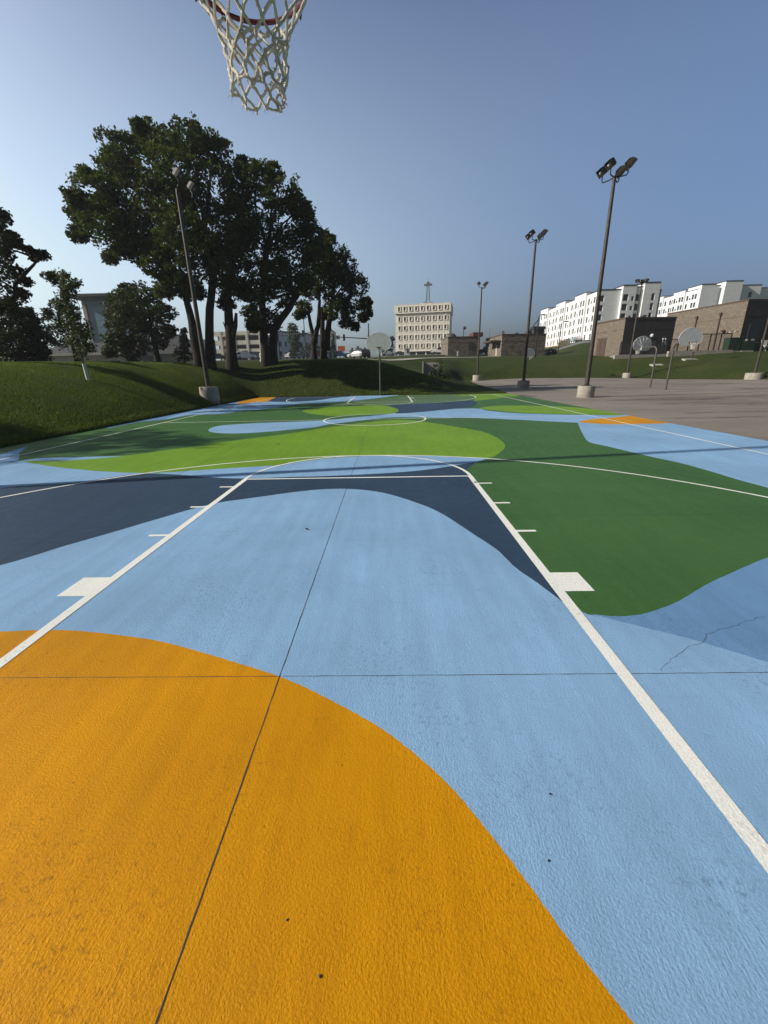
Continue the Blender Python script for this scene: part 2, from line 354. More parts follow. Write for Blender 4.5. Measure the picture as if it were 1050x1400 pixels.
# green right of the key
blob(P_G, [(638,643,c),(650,633),(668,626,c),(690,611,c),(800,605),(1150,690,c),(1150,728,c),(1050,762),(1010,778.5),(965,799.5),(930,820.5),(900,833),(875,840),(840,842.5),(798,838,c),(779,819),(763,800),(700,722),(645,652)])
blob(P_LI, [(33,630.3),(80,630),(130,627),(180,622),(230,615),(262,611),(330,601),(400,592),(440,585.5),(480,580),(520,575.5),(548,574),(580,576.5),(620,583),(655,589),(675,596),(687,604),(690.5,610.5),(685,617),(670,625.5),(640,625),(600,623.5),(525,622.5),(450,626.5),(400,633),(380,636),(330,639),(262,643.5),(225,646),(187,646.5),(140,644.5),(100,641),(60,636)], 5)
blob(P_LB, [(285,588),(292,584),(310,581),(360,578),(440,575),(480,571),(525,567),(560,562),(600,559.5),(650,558.5),(665,561),(700,564.5),(760,566.5),(825,567.5,c),(900,560,c),(1300,640,c),(1300,745),(1050,667),(1010,656),(970,644),(930,633),(880,622),(830,610),(805,604),(795,590),(790,578,c),(740,575.5),(700,573.5),(650,571.5),(600,571),(540,570.5),(510,573),(480,576.5),(450,580),(430,584),(380,589),(340,592),(310,592.5),(290,591)], 5)
blob(P_OR, [(791,576.5),(815,572.5),(840,570.5),(870,568,),(920,570),(940,577),(913,578.7),(880,579.5),(850,580),(820,579.5)])
blob(P_NA, [(526,555.5),(560,552),(600,550),(640,548),(652,549),(646,556),(620,559),(590,562),(560,564.5),(540,565)])
blob(P_LI, [(414,561.5),(430,558),(470,556),(520,554),(540,558),(545,561.5),(535,565),(500,566.5),(460,568.5),(440,567.5),(420,564.5)])
blob(P_LI, [(655,558.3),(670,555.5),(690,554.5),(740,555),(788,557),(850,564),(845,568),(788,566.3),(740,565.5),(700,563.2),(670,560.3)])
blob(P_SG, [(455,553),(480,549.5),(510,546.5),(560,542.5),(600,541.5),(630,541),(648,544),(640,547.5),(600,549.5),(560,551.5),(520,552.5)])
blob(P_LI, [(615,540.5),(650,538),(720,536),(712,541),(690,543.5),(660,547),(648,548),(650,544),(640,541.5)])
blob(P_MB, [(150,585,c),(190,577),(225,573.5),(262,567.5),(300,566),(340,561),(370,558.3),(395,554.5),(415,552),(440,551),(470,549),(500,546.5),(540,541,c),(540,538,c),(400,536,c),(240,555,c),(120,583,c)])  # blue band along the left; its darker strips hold cast shade as colour
blob(P_LB, [(225,573),(262,566.5),(300,564.5),(340,559),(370,556),(395,552.5),(440,550),(470,548),(500,545.5),(545,540.7,c),(540,537,c),(480,541),(455,544),(430,547.5),(400,549.5),(372,549.5),(345,551.5),(300,556.5),(262,562.5)])
blob(P_NA, [(365,548.5),(374,543.5,),(420,541.5),(480,541.2),(455,544.3),(430,547.7),(400,549.2)])
blob(P_OR, [(322,552),(345,544),(378,541.5),(372,545.5),(364,549),(345,550.5)])
blob(P_MB, [(-60,645,c),(0,632.5),(24,629.5),(27,619),(40,609,c),(-60,640,c)])  # blue patch at the left edge, tree shade painted in as a darker blue
blob(P_OR, [(-500,930,c),(-200,885),(-80,868),(0,863.5),(50,861.5),(100,862),(160,868),(220,877),(290,896),(385,926),(450,956),(515,992),(570,1033),(620,1080),(670,1140),(720,1205),(770,1275),(820,1340),(868,1402),(930,1500),(1000,1750,c),(900,2200,c),(-1500,2200,c),(-1200,1200,c)], 18)
coordsl = []; faces = []
def addpoly(pts):
    if sum(p[0]*q[1]-q[0]*p[1] for p, q in zip(pts, list(pts[1:])+[pts[0]])) < 0: pts = list(pts)[::-1]
    b = len(coordsl); coordsl.extend(Vector(p) for p in pts); faces.append(list(range(b, b+len(pts))))
addpoly(COURT)
for mt, pts in blobs:
    out = [pts[0]]
    for p in pts[1:]:
        if (Vector(p)-Vector(out[-1])).length > 2e-3: out.append(p)
    # keep outlines inside a generous frame round the court
    out = [(min(max(x, -40), 40), min(max(y, -12), 60)) for x, y in out]
    o2 = [out[0]]
    for p in out[1:]:
        if (Vector(p)-Vector(o2[-1])).length > 2e-3: o2.append(p)
    addpoly([(x+random.gauss(0, .0011), y+random.gauss(0, .0011)) for x, y in o2])
vo, eo, fo, ov, oe, of = delaunay_2d_cdt(coordsl, [], faces, 0, 1e-5)
mats = [P_G, P_LB, P_MB, P_NA, P_LI, P_OR, P_SG]
fm = []; ff = []
for f, src in zip(fo, of):
    if 0 not in src: continue
    top = max(src); ff.append(f); fm.append(0 if top == 0 else mats.index(blobs[top-1][0]))
mb = MB(); mb.add([(v.x, v.y, 0) for v in vo], [])
mb.f = [tuple(f) for f in ff]; mb.m = fm
court = mb.build('court', mats); tag(court, kind='structure')

# white lines
LN = MB()
def strip(pts, wdt, z=.002, tgt=None, close=False):
    tgt = tgt or LN; P = [Vector(p) for p in pts]; n = len(P); L = []; Rr = []
    for i in range(n):
        a = P[(i-1) % n] if (close or i > 0) else P[i]; b = P[(i+1) % n] if (close or i < n-1) else P[i]
        t = (b-a).normalized(); nn = Vector((-t.y, t.x)); wi = wdt[i] if hasattr(wdt, '__len__') else wdt
        L.append((P[i]+nn*wi/2)); Rr.append((P[i]-nn*wi/2))
    vs = [(p.x, p.y, z) for p in L]+[(p.x, p.y, z) for p in Rr]
    fs = [(i, n+i, n+(i+1) % n, (i+1) % n) for i in range(n if close else n-1)]
    tgt.add(vs, fs)
def arc(cx, cy, r, a0, a1, n=64): return [(cx+r*math.cos(R(a0+(a1-a0)*i/n)), cy+r*math.sin(R(a0+(a1-a0)*i/n))) for i in range(n+1)]
def cy(ft): return BY+ft*FT
def half(fl):
    yy = (lambda ft: cy(ft)) if not fl else (lambda ft: cy(94-ft))
    sg = -1 if fl else 1
    la = 6*FT-.0375
    for s in (-1, 1):
        strip([(CX+s*la, yy(0)-(.4 if not fl else 0)), (CX+s*la, yy(19))], .075)
        strip([(CX+s*(19.75*FT-.025), yy(0)-(.4 if not fl else 0)), (CX+s*(19.75*FT-.025), yy(5.25))], .05, .0024)
        for m_ in (11.08, 14.25, 17.42):
            a, b = sorted((CX+s*(6*FT), CX+s*(6*FT+.2))); LN.quad((a, yy(m_)-.025, .0018), (b, yy(m_)-.025, .0018), (b, yy(m_)+.025, .0018), (a, yy(m_)+.025, .0018))
        a, b = sorted((CX+s*(6*FT), CX+s*(6*FT+.225))); y0, y1 = sorted((yy(7), yy(8)))
        LN.quad((a, y0, .0018), (b, y0, .0018), (b, y1, .0018), (a, y1, .0018))
    strip([(CX-la, yy(19)-sg*.025), (CX+la, yy(19)-sg*.025)], .05, .0016)
    strip(arc(CX, yy(19), 6*FT-.03, 0, 180*sg), .055, .0026)
    strip(arc(CX, yy(5.25), 19.75*FT-.025, 0, 180*sg, 120), .05, .0021)
half(False); half(True)
strip(arc(CX, cy(47), 6*FT-.03, 0, 360)[:-1], .06, .0022, close=True)
strip([(CX-25*FT, cy(47)), (CX+25*FT, cy(47))], .05, .0018)
x0, x1 = CX-25*FT+.025, CX+25*FT-.025
strip([(x0, cy(0)), (x0, cy(94))], .05, .0014); strip([(x1, cy(0)), (x1, cy(94))], .05, .0014)
strip([(x0-.025, cy(94)), (x1+.025, cy(94))], .05, .001)
# lift so that no two strips share a plane; winding upward
lines = LN.build('court_lines', P_W)
for p in lines.data.polygons:
    if p.normal.z < 0: p.flip()
lines.location.z = .0008; tag(lines, kind='structure')

# saw-cut joints and cracks in the slab
JT = MB()
def wobble(a, b, n, amp): 
    out = []
    for i in range(n+1):
        t = i/n; x = a[0]+(b[0]-a[0])*t; y = a[1]+(b[1]-a[1])*t
        out.append((x+random.uniform(-amp, amp), y+random.uniform(-amp, amp)))
    return out
def joint(a, b, wd, amp=.0012):
    L = (Vector(b)-Vector(a)).length; n = max(4, int(L/.06)); ps = wobble(a, b, n, amp)
    strip(ps, [wd*random.uniform(.55, 1.25) for _ in ps], .0012, JT)
joint((-.62, -3), (-.655, 15.3), .0048)
joint((-3.58, -3), (-3.62, 13.2), .006); joint((2.36, 5.2), (2.32, 20), .002)
joint((-9.4, 1.89), (-.62, 1.87), .0042); joint((-.61, 1.87), (8.2, 1.885), .0042)
joint((.9, 4.47), (8.2, 4.44), .003); joint((-9.4, 4.5), (-3.6, 4.47), .003)
joint((-9.4, -1.1), (8.2, -1.1), .007)
def crack(l, wd):
    P = [gp(*q) for q in l]; out = []
    for a, b in zip(P, P[1:]):
        n = max(2, int((Vector(b)-Vector(a)).length/.035)); out += wobble(a, b, n, .010)[:-1]
    strip(out, [wd*random.uniform(.2, 1.3) for _ in out], .0012, JT)
crack([(905,919),(915,905),(940,885),(963,879),(968,868),(1000,856),(1050,841)], .0021)

j = JT.build('slab_joints', m_crack); tag(j, kind='structure')
for p in j.data.polygons:
    if p.normal.z < 0: p.flip()

# ------------------------------------------------------------------ terrain
LOT = [(8.3, -40), (8.3, 30.1), (9.0, 36), (10.6, 57.5), (16.5, 60.5), (26.9, 60.5), (36, 57), (43, 47), (50, 38), (75, 10), (75, -40)]
FLAT = [(-9.5, -14), (8.3, -14)]+LOT[:1]+LOT[::-1][:-1]
FLAT = [(-9.5, -40), (75, -40), (75, 10), (50, 38), (43, 47), (36, 57), (26.9, 60.5), (16.5, 60.5), (10.6, 57.5), (9.0, 36), (8.3, 30.1), (-9.5, 30.7)]
def lotz(X, Y):
    a = np.clip((Y-44)/16, 0, 1); b = np.clip(1-np.abs(X-20)/16, 0, 1)
    return .38*a*a*(3-2*a)*np.sqrt(b)
def sdist(X, Y, poly):
    d = np.full(X.shape, 1e9); ins = np.zeros(X.shape, bool); n = len(poly)
    for i in range(n):
        ax, ay = poly[i]; bx, by = poly[(i+1) % n]
        ex, ey = bx-ax, by-ay; L = ex*ex+ey*ey
        t = np.clip(((X-ax)*ex+(Y-ay)*ey)/L, 0, 1)
        d = np.minimum(d, np.hypot(X-ax-t*ex, Y-ay-t*ey))
        cnd = ((ay > Y) != (by > Y)); xi = ax+(Y-ay)/(by-ay if by != ay else 1e-9)*ex
        ins ^= cnd & (X < xi)
    return np.where(ins, -d, d)
# columns of surveyed sections: bearing (by pixel column) -> [(distance, pixel row)]
SEC = {
 -400: [(4, .0), (9, 1.9), (14, 2.2), (60, 2.6), (400, 8)],
 -150: [(6.5, .0), (13, 1.95), (17, 2.2), (60, 3.0), (400, 9)],
 0:   [(9.6, .0), (16, 1.35), (22, 2.3), (26, 2.38), (60, 2.9), (150, 6.2), (400, 9)],
 150: [(15.5, .0), (20, 1.25), (25, 2.25), (29, 2.33), (45, 2.65), (75, 3.6), (150, 6.2), (400, 9)],
 300: [(24.5, .0), (28, 1.3), (32.5, 2.4), (36, 2.5), (60, 3.25), (120, 5.25), (180, 7), (400, 9)],
 400: [(31, .0), (34, 1.3), (37, 2.4), (40, 2.55), (60, 3.25), (120, 5.3), (180, 7), (400, 9)],
 450: [(31, .0), (35, 1.4), (39, 2.6), (43, 2.7), (60, 3.25), (120, 5.2), (180, 7.2), (400, 9)],
 500: [(31, .0), (36, 1.55), (40, 2.62), (44, 2.7), (60, 3.2), (120, 5.15), (217, 9), (400, 9)],
 530: [(31, .0), (34.5, 1.2), (38.5, 2.15), (46, 1.9), (54, 2.5), (66, 3.3), (120, 5.4), (217, 9), (400, 9)],
 560: [(31, .0), (34, 1.1), (37, 1.68), (45, 1.0), (50, 1.2), (64, 3.25), (112, 5.4), (217, 9), (400, 9)],
 606: [(30.7, .0), (34, .9), (36, .88), (43, .45), (49, .9), (53, 1.6), (66, 3.2), (112, 5.4), (217, 9), (400, 9)],
 640: [(30.5, .0), (34, .35), (45, .15), (57, .1), (60, .9), (70, 3.2), (90, 4.1), (112, 5.3), (217, 9)],
 680: [(30, .0), (60, .15), (64, 2.0), (72, 3.3), (91, 4.15), (112, 5.1), (217, 9)],
 740: [(30, .0), (60.5, .38), (66, 2.1), (77, 3.45), (91, 4.1), (110, 4.8), (190, 10.4), (400, 11)],
 800: [(30, .0), (60.5, .38), (67, 2.2), (76, 3.5), (100, 5.6), (140, 9.9), (200, 11), (400, 12)],
 850: [(30, .0), (60, .3), (64, 2.0), (69, 3.42), (100, 3.7), (140, 9.9), (200, 11), (400, 12)],
 920: [(30, .0), (56.5, .05), (62, 2.0), (69, 3.5), (100, 3.7), (160, 12), (400, 13)],
 1000: [(30, .0), (49, .05), (58, 1.9), (67, 3.5), (100, 3.7), (170, 13), (400, 14)],
 1050: [(30, .0), (45, .05), (56, 1.9), (66, 3.5), (100, 3.7), (170, 13), (400, 14)],
 1300: [(20, .0), (29, .05), (40, 2.2), (50, 3.5), (100, 3.8), (400, 12)],
}
_k = sorted(SEC); _th = np.array([math.atan2(*at(k, 500, 50)[:2]) for k in _k])
def smoothstep(t): return t*t*(3-2*t)
def Hraw(X, Y):
    th = np.arctan2(X, np.maximum(Y, 1e-3)); Yc = Y
    zs = np.stack([np.interp(Yc, [q[0] for q in SEC[k]], [q[1] for q in SEC[k]]) for k in _k])
    i = np.clip(np.searchsorted(_th, th)-1, 0, len(_k)-2)
    t = np.clip((th-_th[i])/(_th[i+1]-_th[i]), 0, 1); t = smoothstep(t)
    return np.take_along_axis(zs, i[None], 0)[0]*(1-t)+np.take_along_axis(zs, i[None]+1, 0)[0]*t
# bank beside and behind the court: rises with distance from the paving edge
BANK = {-400: (2.2, 9), -150: (2.2, 9.5), 0: (2.3, 9.6), 150: (2.38, 7.6), 300: (2.48, 6.2), 400: (2.56, 6.0), 450: (2.62, 7), 500: (2.62, 8.4), 530: (2.2, 8.5), 560: (1.60, 6.5), 606: (.9, 5), 640: (.4, 5), 680: (.1, 5)}
_bk = sorted(BANK); _bth = np.array([math.atan2(*at(k, 500, 50)[:2]) for k in _bk])
def Hgt(X, Y, jit=True):
    X = np.asarray(X, float); Y = np.asarray(Y, float); shp = X.shape; X = X.ravel(); Y = Y.ravel()
    acc = np.zeros(X.shape)
    for dx, dy, wt in ((0, 0, .2), (1.2, 0, .2), (-1.2, 0, .2), (0, 1.2, .2), (0, -1.2, .2)): acc += wt*Hraw(X+dx, Y+dy)
    d = sdist(X, Y, FLAT); th = np.arctan2(X, np.where(Y > .5, Y, .5))
    zc = np.interp(th, _bth, [BANK[k][0] for k in _bk]); dc = np.interp(th, _bth, [BANK[k][1] for k in _bk])
    t = np.clip(d/dc, 0, 1); N = zc*t*(1.5-.5*t*t)+.05
    near = N+np.maximum(acc-zc, 0)*smoothstep(np.clip((d-dc*.8)/4, 0, 1))
    wl = smoothstep(np.clip((th-_bth[_bk.index(530)])/(_bth[_bk.index(640)]-_bth[_bk.index(530)]), 0, 1))
    a = smoothstep(np.clip(d/3.0, 0, 1)); far = acc*a+(lotz(X, Y)+.05)*(1-a)
    z = near*(1-wl)+far*wl
    z = np.where(d < 0, lotz(X, Y)-.25*np.clip(-d/.4, 0, 1)-.01+.06*(1-np.clip(-d/.06, 0, 1)), z)
    return z.reshape(shp)
def hz(x, y): return float(Hgt(np.array([x]), np.array([y]))[0])
def axis(parts):
    out = []
    for a, b, st in parts: out += list(np.arange(a, b, st))
    return np.array(out+[parts[-1][1]])
xs = axis([(-2500, -300, 200), (-300, -60, 12), (-60, -24, 1.2), (-24, -9.9, .3), (-9.9, -9.2, .07), (-9.2, 14, .4), (14, 80, .8), (80, 300, 10), (300, 2500, 200)])
ys = axis([(-400, -40, 40), (-40, 2, 2), (2, 29.5, .3), (29.5, 31.2, .1), (31.2, 74, .4), (74, 130, 2), (130, 400, 10), (400, 3000, 200)])
GX, GY = np.meshgrid(xs, ys); GZ = Hgt(GX, GY)
hh = np.sin(GX*1.3+np.sin(GY*.9))*np.sin(GY*1.1+1)*.025; GZ = GZ+np.where(sdist(GX.ravel(), GY.ravel(), FLAT).reshape(GX.shape) > .8, hh, 0)
nx, ny = len(xs), len(ys); I = np.arange(nx*ny).reshape(ny, nx)
Fq = np.stack([I[:-1, :-1], I[:-1, 1:], I[1:, 1:], I[1:, :-1]], -1).reshape(-1, 4)
ter = npmesh('lawn', np.stack([GX.ravel(), GY.ravel(), GZ.ravel()], 1), Fq, m_lawn); tag(ter, kind='structure')
ter.data.polygons.foreach_set('use_smooth', np.ones(len(ter.data.polygons), dtype=bool))
# asphalt lot
lx = axis([(8.3, 75, 1.0)]); ly = axis([(-40, 30, 5), (30, 61, .6)])
AX, AY = np.meshgrid(lx, ly)
bml = bmesh.new(); vv = [bml.verts.new((x, y, 0)) for x, y in LOT]; bml.faces.new(vv)
for x in np.arange(10, 75, 2.0): bmesh.ops.bisect_plane(bml, geom=bml.verts[:]+bml.edges[:]+bml.faces[:], plane_co=(x, 0, 0), plane_no=(1, 0, 0))
for y in np.arange(40, 61, 1.0): bmesh.ops.bisect_plane(bml, geom=bml.verts[:]+bml.edges[:]+bml.faces[:], plane_co=(0, y, 0), plane_no=(0, 1, 0))
for v in bml.verts: v.co.z = float(lotz(np.array(v.co.x), np.array(v.co.y)))-.006
bmesh.ops.recalc_face_normals(bml, faces=bml.faces)
for f in bml.faces:
    if f.normal.z < 0: f.normal_flip()
me = bpy.data.meshes.new('asphalt_lot'); bml.to_mesh(me); bml.free(); me.materials.append(m_asph)
lot = bpy.data.objects.new('asphalt_lot', me); COL.objects.link(lot); tag(lot, kind='structure')
# cracks across the lot
LC = MB()
for k in range(44):
    y0 = random.uniform(9, 50); xa = random.uniform(8.6, 20); ln = random.uniform(6, 24); sl_ = random.uniform(-.12, .22)
    n = int(ln/.3); ps = []
    ph = random.uniform(0, 6)
    for i in range(n): ps.append((xa+i*.3, y0+sl_*i*.3+.15*math.sin(i*.35+ph)+random.uniform(-.04, .04)))
    ps = [p for p in ps if sdist(np.array([p[0]]), np.array([p[1]]), LOT)[0] < -.3]
    if len(ps) > 4: strip(ps, [random.uniform(.02, .075) for _ in ps], 0, LC)
LC.v = [(x, y, float(lotz(np.array(x), np.array(y)))+.002) for x, y, z in LC.v]
lc = LC.build('lot_cracks', m_crack); tag(lc, kind='structure')
for p in lc.data.polygons:
    if p.normal.z < 0: p.flip()

# street on the crest behind the lawn, and a walk
def ribbon(name, path, wd, mat, lift=.05):
    P = []; 
    for (a, b) in zip(path, path[1:]):
        n = max(2, int((Vector(b)-Vector(a)).length/2))
        P += [Vector(a).lerp(Vector(b), i/n) for i in range(n)]
    P.append(Vector(path[-1])); vs = []
    for i, p in enumerate(P):
        t = (P[min(i+1, len(P)-1)]-P[max(i-1, 0)]).normalized(); nn = Vector((-t.y, t.x))
        for s in (-1, -.33, .33, 1):
            q = p+nn*wd/2*s; vs.append((q.x, q.y, hz(q.x, q.y)+lift))
    fs = [(i*4+k, i*4+k+1, i*4+k+5, i*4+k+4) for i in range(len(P)-1) for k in range(3)]
    o = MB().add(vs, fs).build(name, mat); tag(o, kind='structure')
    for p in o.data.polygons:
        if p.normal.z < 0: p.flip()
    return o
ribbon('street', [(-140, 101), (-30, 102), (-12, 112), (0, 135), (5, 400)], 14, m_road)
ribbon('cross_street', [(2, 104), (14, 108), (30, 118), (60, 130)], 9, m_road, .09)
ribbon('pavement', [(-6, 57), (3, 64), (12, 80), (22, 89)], 2.2, m_conc2, .07)
ribbon('service_walk', [(34.5, 69.2), (37, 68.4), (47, 68.4), (56, 68)], 2.2, m_conc2, .06)

# grass blades on the near bank (beyond them the lawn material carries the texture)
def blades(n, xr, yr, hgt, wd, keep=None):
    x = RNG.uniform(*xr, n); y = RNG.uniform(*yr, n)
    d = sdist(x, y, FLAT); k = (d > -.05)
    dist = np.hypot(x, y); k &= RNG.random(n) < np.clip((15/dist)**1.3, 0, 1)
    th = np.arctan2(x, y); k &= (th > -.86) & (th < .1)
    x, y, d = x[k], y[k], d[k]; z = Hgt(x, y)-.005; m = len(x)
    a = RNG.uniform(0, 6.283, m); h = hgt*RNG.uniform(.5, 1.4, m)*np.where(d < .25, 1.5, 1); ww = wd*np.clip(np.hypot(x, y)/9, .8, 2.5)
    ln = RNG.normal(0, .45, (m, 2))*h[:, None]
    V = np.empty((m, 3, 3)); V[:, 0] = np.stack([x-np.cos(a)*ww, y-np.sin(a)*ww, z], 1); V[:, 1] = np.stack([x+np.cos(a)*ww, y+np.sin(a)*ww, z], 1)
    V[:, 2] = np.stack([x+ln[:, 0], y+ln[:, 1], z+h], 1)
    patch = .5+.5*np.sin(x*.9+np.sin(y*.7)*2)*np.sin(y*.8+1.3)
    return V.reshape(-1, 3), np.arange(3*m).reshape(-1, 3), np.clip(.5*RNG.random(m)+.5*patch, 0, 1)
V1, F1, T1 = blades(850000, (-26, -9.4), (5, 32), .050, .0045)
V2, F2, T2 = blades(90000, (-9.6, 9), (30.2, 41), .06, .012)
gr = npmesh('grass', np.concatenate([V1, V2]), np.concatenate([F1, F2+len(V1)]), L_GRASS, attr=np.concatenate([T1, T2])); tag(gr, 'short mown grass covering the bank beside and behind the court', 'grass', kind='stuff')
# ------------------------------------------------------------------ trees
def unit(n):
    v = RNG.normal(size=(n, 3)); return v/np.linalg.norm(v, axis=1)[:, None]
def leaves(centers, radii, per, size, droop=0.0):
    """leaf quads filling small clusters; centers (n,3), radii (n,), per leaves per cluster"""
    n = len(centers); k = per
    c = np.repeat(centers, k, 0); r = np.repeat(radii, k)
    p = unit(len(c))*(RNG.random(len(c))**.45*r)[:, None]; p[:, 2] *= .75; p += c
    nrm = unit(len(c)); nrm[:, 2] = np.abs(nrm[:, 2])+.35; nrm /= np.linalg.norm(nrm, axis=1)[:, None]
    a = np.cross(nrm, unit(len(c))); a /= np.linalg.norm(a, axis=1)[:, None]
    if droop: a[:, 2] -= droop; a /= np.linalg.norm(a, axis=1)[:, None]
    b = np.cross(nrm, a); s = (size*RNG.uniform(.45, 1.5, len(c)))[:, None]
    V = np.empty((len(c), 4, 3)); V[:, 0] = p-a*s*.5; V[:, 1] = p+b*s*.33-nrm*s*.06; V[:, 2] = p+a*s*.6; V[:, 3] = p-b*s*.33-nrm*s*.06
    t = np.clip(np.repeat(RNG.random(n), k)*.55+RNG.random(len(c))*.45, 0, 1)
    return V.reshape(-1, 3), np.arange(4*len(c)).reshape(-1, 4), t
def tree(name, base, clumps, label, cat='tree', mat=None, bark=None, trunk_r=.4, leaf=.22, dens=1.0, trunks=None, group=None, subr=.30, zs=.85, limb=True, extra=None, droop=.25):
    """base: trunk foot; clumps: [(centre, radius)] foliage masses; trunks: polylines from foot to fork"""
    root = thing(name, base, label, cat, 0, group); B = Vector(base)
    cs = []; rs = []; TR = MB()
    trunks = trunks or [[B, B+Vector((0, 0, 2))]]
    for path in trunks:
        pts = []; P = [Vector(p) for p in path]
        for a, b in zip(P, P[1:]):
            for i in range(4): pts.append(a.lerp(b, i/4)+Vector((random.uniform(-.04, .04), random.uniform(-.04, .04), 0))*trunk_r*2)
        pts.append(P[-1]); n = len(pts)
        rad = [trunk_r*(1-.5*i/(n-1))*(1.35 if i == 0 else 1.08 if i == 1 else 1) for i in range(n)]
        pts[0] = pts[0]-Vector((0, 0, .25))
        TR.tube([p-B for p in pts], rad, 9)
    tops = [(Vector(t[-1]), trunk_r*.5) for t in trunks]
    for c, r in clumps:
        c = Vector(c); nsub = max(6, int(26*dens*(1+r*1.1)))
        d = unit(nsub); f = RNG.uniform(.35, 1.0, nsub)**.6
        sub = d*(f*r)[:, None]; sub[:, 2] *= zs; sub += np.array(c)
        cs.append(sub); rs.append(RNG.uniform(.7, 1.35, nsub)*subr*(.45+.55*min(r, 2.2)))
        if limb:
            t0, r0 = min(tops, key=lambda q: (q[0]-c).length)
            L = (c-t0).length; mid = t0.lerp(c, .5)+Vector((random.uniform(-.1, .1), random.uniform(-.1, .1), .08))*L
            rr = min(r0*.75, .05+.022*r*L**.5)
            TR.tube([t0-B, t0.lerp(mid, .6)-B, mid-B, mid.lerp(c, .6)-B, c-B], [rr, rr*.85, rr*.65, rr*.45, rr*.2], 6)
            for q in sub[:5]:
                q = Vector(q); TR.tube([c.lerp(mid, .4)-B, c.lerp(q, .5)+Vector((0, 0, .05*r))-B, q-B], [rr*.4, rr*.25, rr*.08], 5)
    C = np.concatenate(cs); Rr = np.concatenate(rs)
    per = max(10, int(dens*1.9*(np.mean(Rr)/leaf)**2*3.2))
    V, Fq, t = leaves(C, Rr, per, leaf, droop)
    npmesh('crown', V-np.array(B), Fq, mat or L_BIG, root, t)
    if extra: extra(TR, B)
    TR.build('trunk', bark or m_bark, root, True)
    return root
def clp(lst, Y, jitter=1.5):
    out = []
    for q in lst:
        x, y, r = q[:3]; yy = Y+(q[3] if len(q) > 3 else random.uniform(-jitter, jitter))
        p = at(x, y, yy); k = (at(x+10, y, yy)-at(x, y, yy)).length/10
        out.append((p, r*k*.85))
    return out
def foot(x, Y):
    p = at(x, 495, Y); return Vector((p.x, Y, hz(p.x, Y)))
# the three old trees on the crest beside the lamp
fA, fA2 = foot(272, 32), foot(287, 32.4)
tree('broadleaf_tree', fA.lerp(fA2, .5), clp([(128,262,34),(112,298,22),(165,208,34),(203,188,27),(255,190,32),(292,208,30),(180,258,44),(235,232,50),(282,262,45),(142,308,36),(172,338,24),(202,308,44),(250,318,44),(292,322,38),(214,362,26),(242,388,22),(152,352,12),(103,272,16),(300,368,28),(264,398,20),(228,340,30),(190,174,10),(268,177,10),(165,232,36),(224,285,44),(270,345,34),(215,200,34),(225,395,16),(250,372,26),(185,318,34),(160,290,34),(300,345,28),(240,275,44),(120,240,14),(108,320,14)], 32.2, 2.4),
     'largest, leftmost of the big dark crest trees, twin trunked, behind the lamp post', mat=L_BIG, trunk_r=.35, leaf=.20, dens=1.25,
     trunks=[[fA, at(262, 440, 32), at(250, 385, 32.4)], [fA2, at(286, 440, 32.4), at(292, 370, 32.2), at(280, 320, 32)]])
fB = foot(316, 33.5)
def stub(TR, B):
    TR.tube([at(316,470,33.4)-B, at(322,445,33.3)-B, at(323,428,33.3)-B], [.22, .17, .10], 7)
    TR.tube([at(311,455,33.4)-B, at(305,440,33.2)-B], [.1, .03], 6)
tree('broadleaf_tree', fB, clp([(318,238,20),(322,300,30),(328,350,30),(312,390,24),(338,400,18),(325,270,24),(318,330,28),(308,415,14)], 33.5, 1.2),
     'narrow dark tree with a broken stub trunk, between the two widest crest trees', mat=L_BIG, trunk_r=.42, leaf=.20, dens=1.25, trunks=[[fB, at(315, 455, 33.5), at(311, 410, 33.5), at(318, 360, 33.5)]], extra=stub)
fC, fC2 = foot(363, 35), foot(373, 35.4)
tree('broadleaf_tree', fC.lerp(fC2, .4), clp([(350,242,28),(385,264,34),(345,290,40),(395,308,42),(424,318,24),(360,345,42),(402,352,38),(432,345,18),(350,395,30),(387,398,28),(342,428,14),(366,438,22),(372,236,16),(412,285,20),(330,322,26),(332,225,12),(346,446,10),(415,385,18),(376,372,30)], 35, 2.2),
     'tall dark crest tree with low foliage round its trunk and a limb reaching right', mat=L_BIG, trunk_r=.36, leaf=.20, dens=1.25,
     trunks=[[fC, at(361, 455, 35), at(358, 400, 35), at(365, 340, 35)], [fC2, at(374, 450, 35.4), at(396, 420, 35.4), at(408, 400, 35.2)]])
fD = foot(430, 40)
tree('broadleaf_tree', fD, clp([(438,340,20),(448,328,14),(424,395,18),(441,380,24),(416,420,12),(430,360,22),(410,430,9)], 40, 1.2),
     'slim dark tree with a forked bare trunk, second from the right on the crest', mat=L_BIG, trunk_r=.26, leaf=.22, dens=1.2, trunks=[[fD, at(428, 460, 40), at(421, 425, 40)], [at(429, 465, 40), at(435, 445, 40), at(437, 410, 40)]])
fE = foot(443, 40.6)
tree('broadleaf_tree', fE, clp([(462,352,22),(468,368,26),(488,392,20),(455,395,26),(478,418,20),(500,415,11),(460,422,20),(496,434,9),(474,440,12),(486,446,7),(505,428,6),(447,430,12),(450,362,20),(478,380,20)], 40.8, 1.4),
     'rightmost tree of the crest row, with drooping leafy ends above the traffic signal', mat=L_BIG, trunk_r=.32, leaf=.22, dens=1.2, trunks=[[fE, at(441, 460, 40.6), at(440, 420, 40.6)], [at(445, 475, 40.6), at(450, 440, 40.6), at(455, 410, 40.6)]], droop=.6)
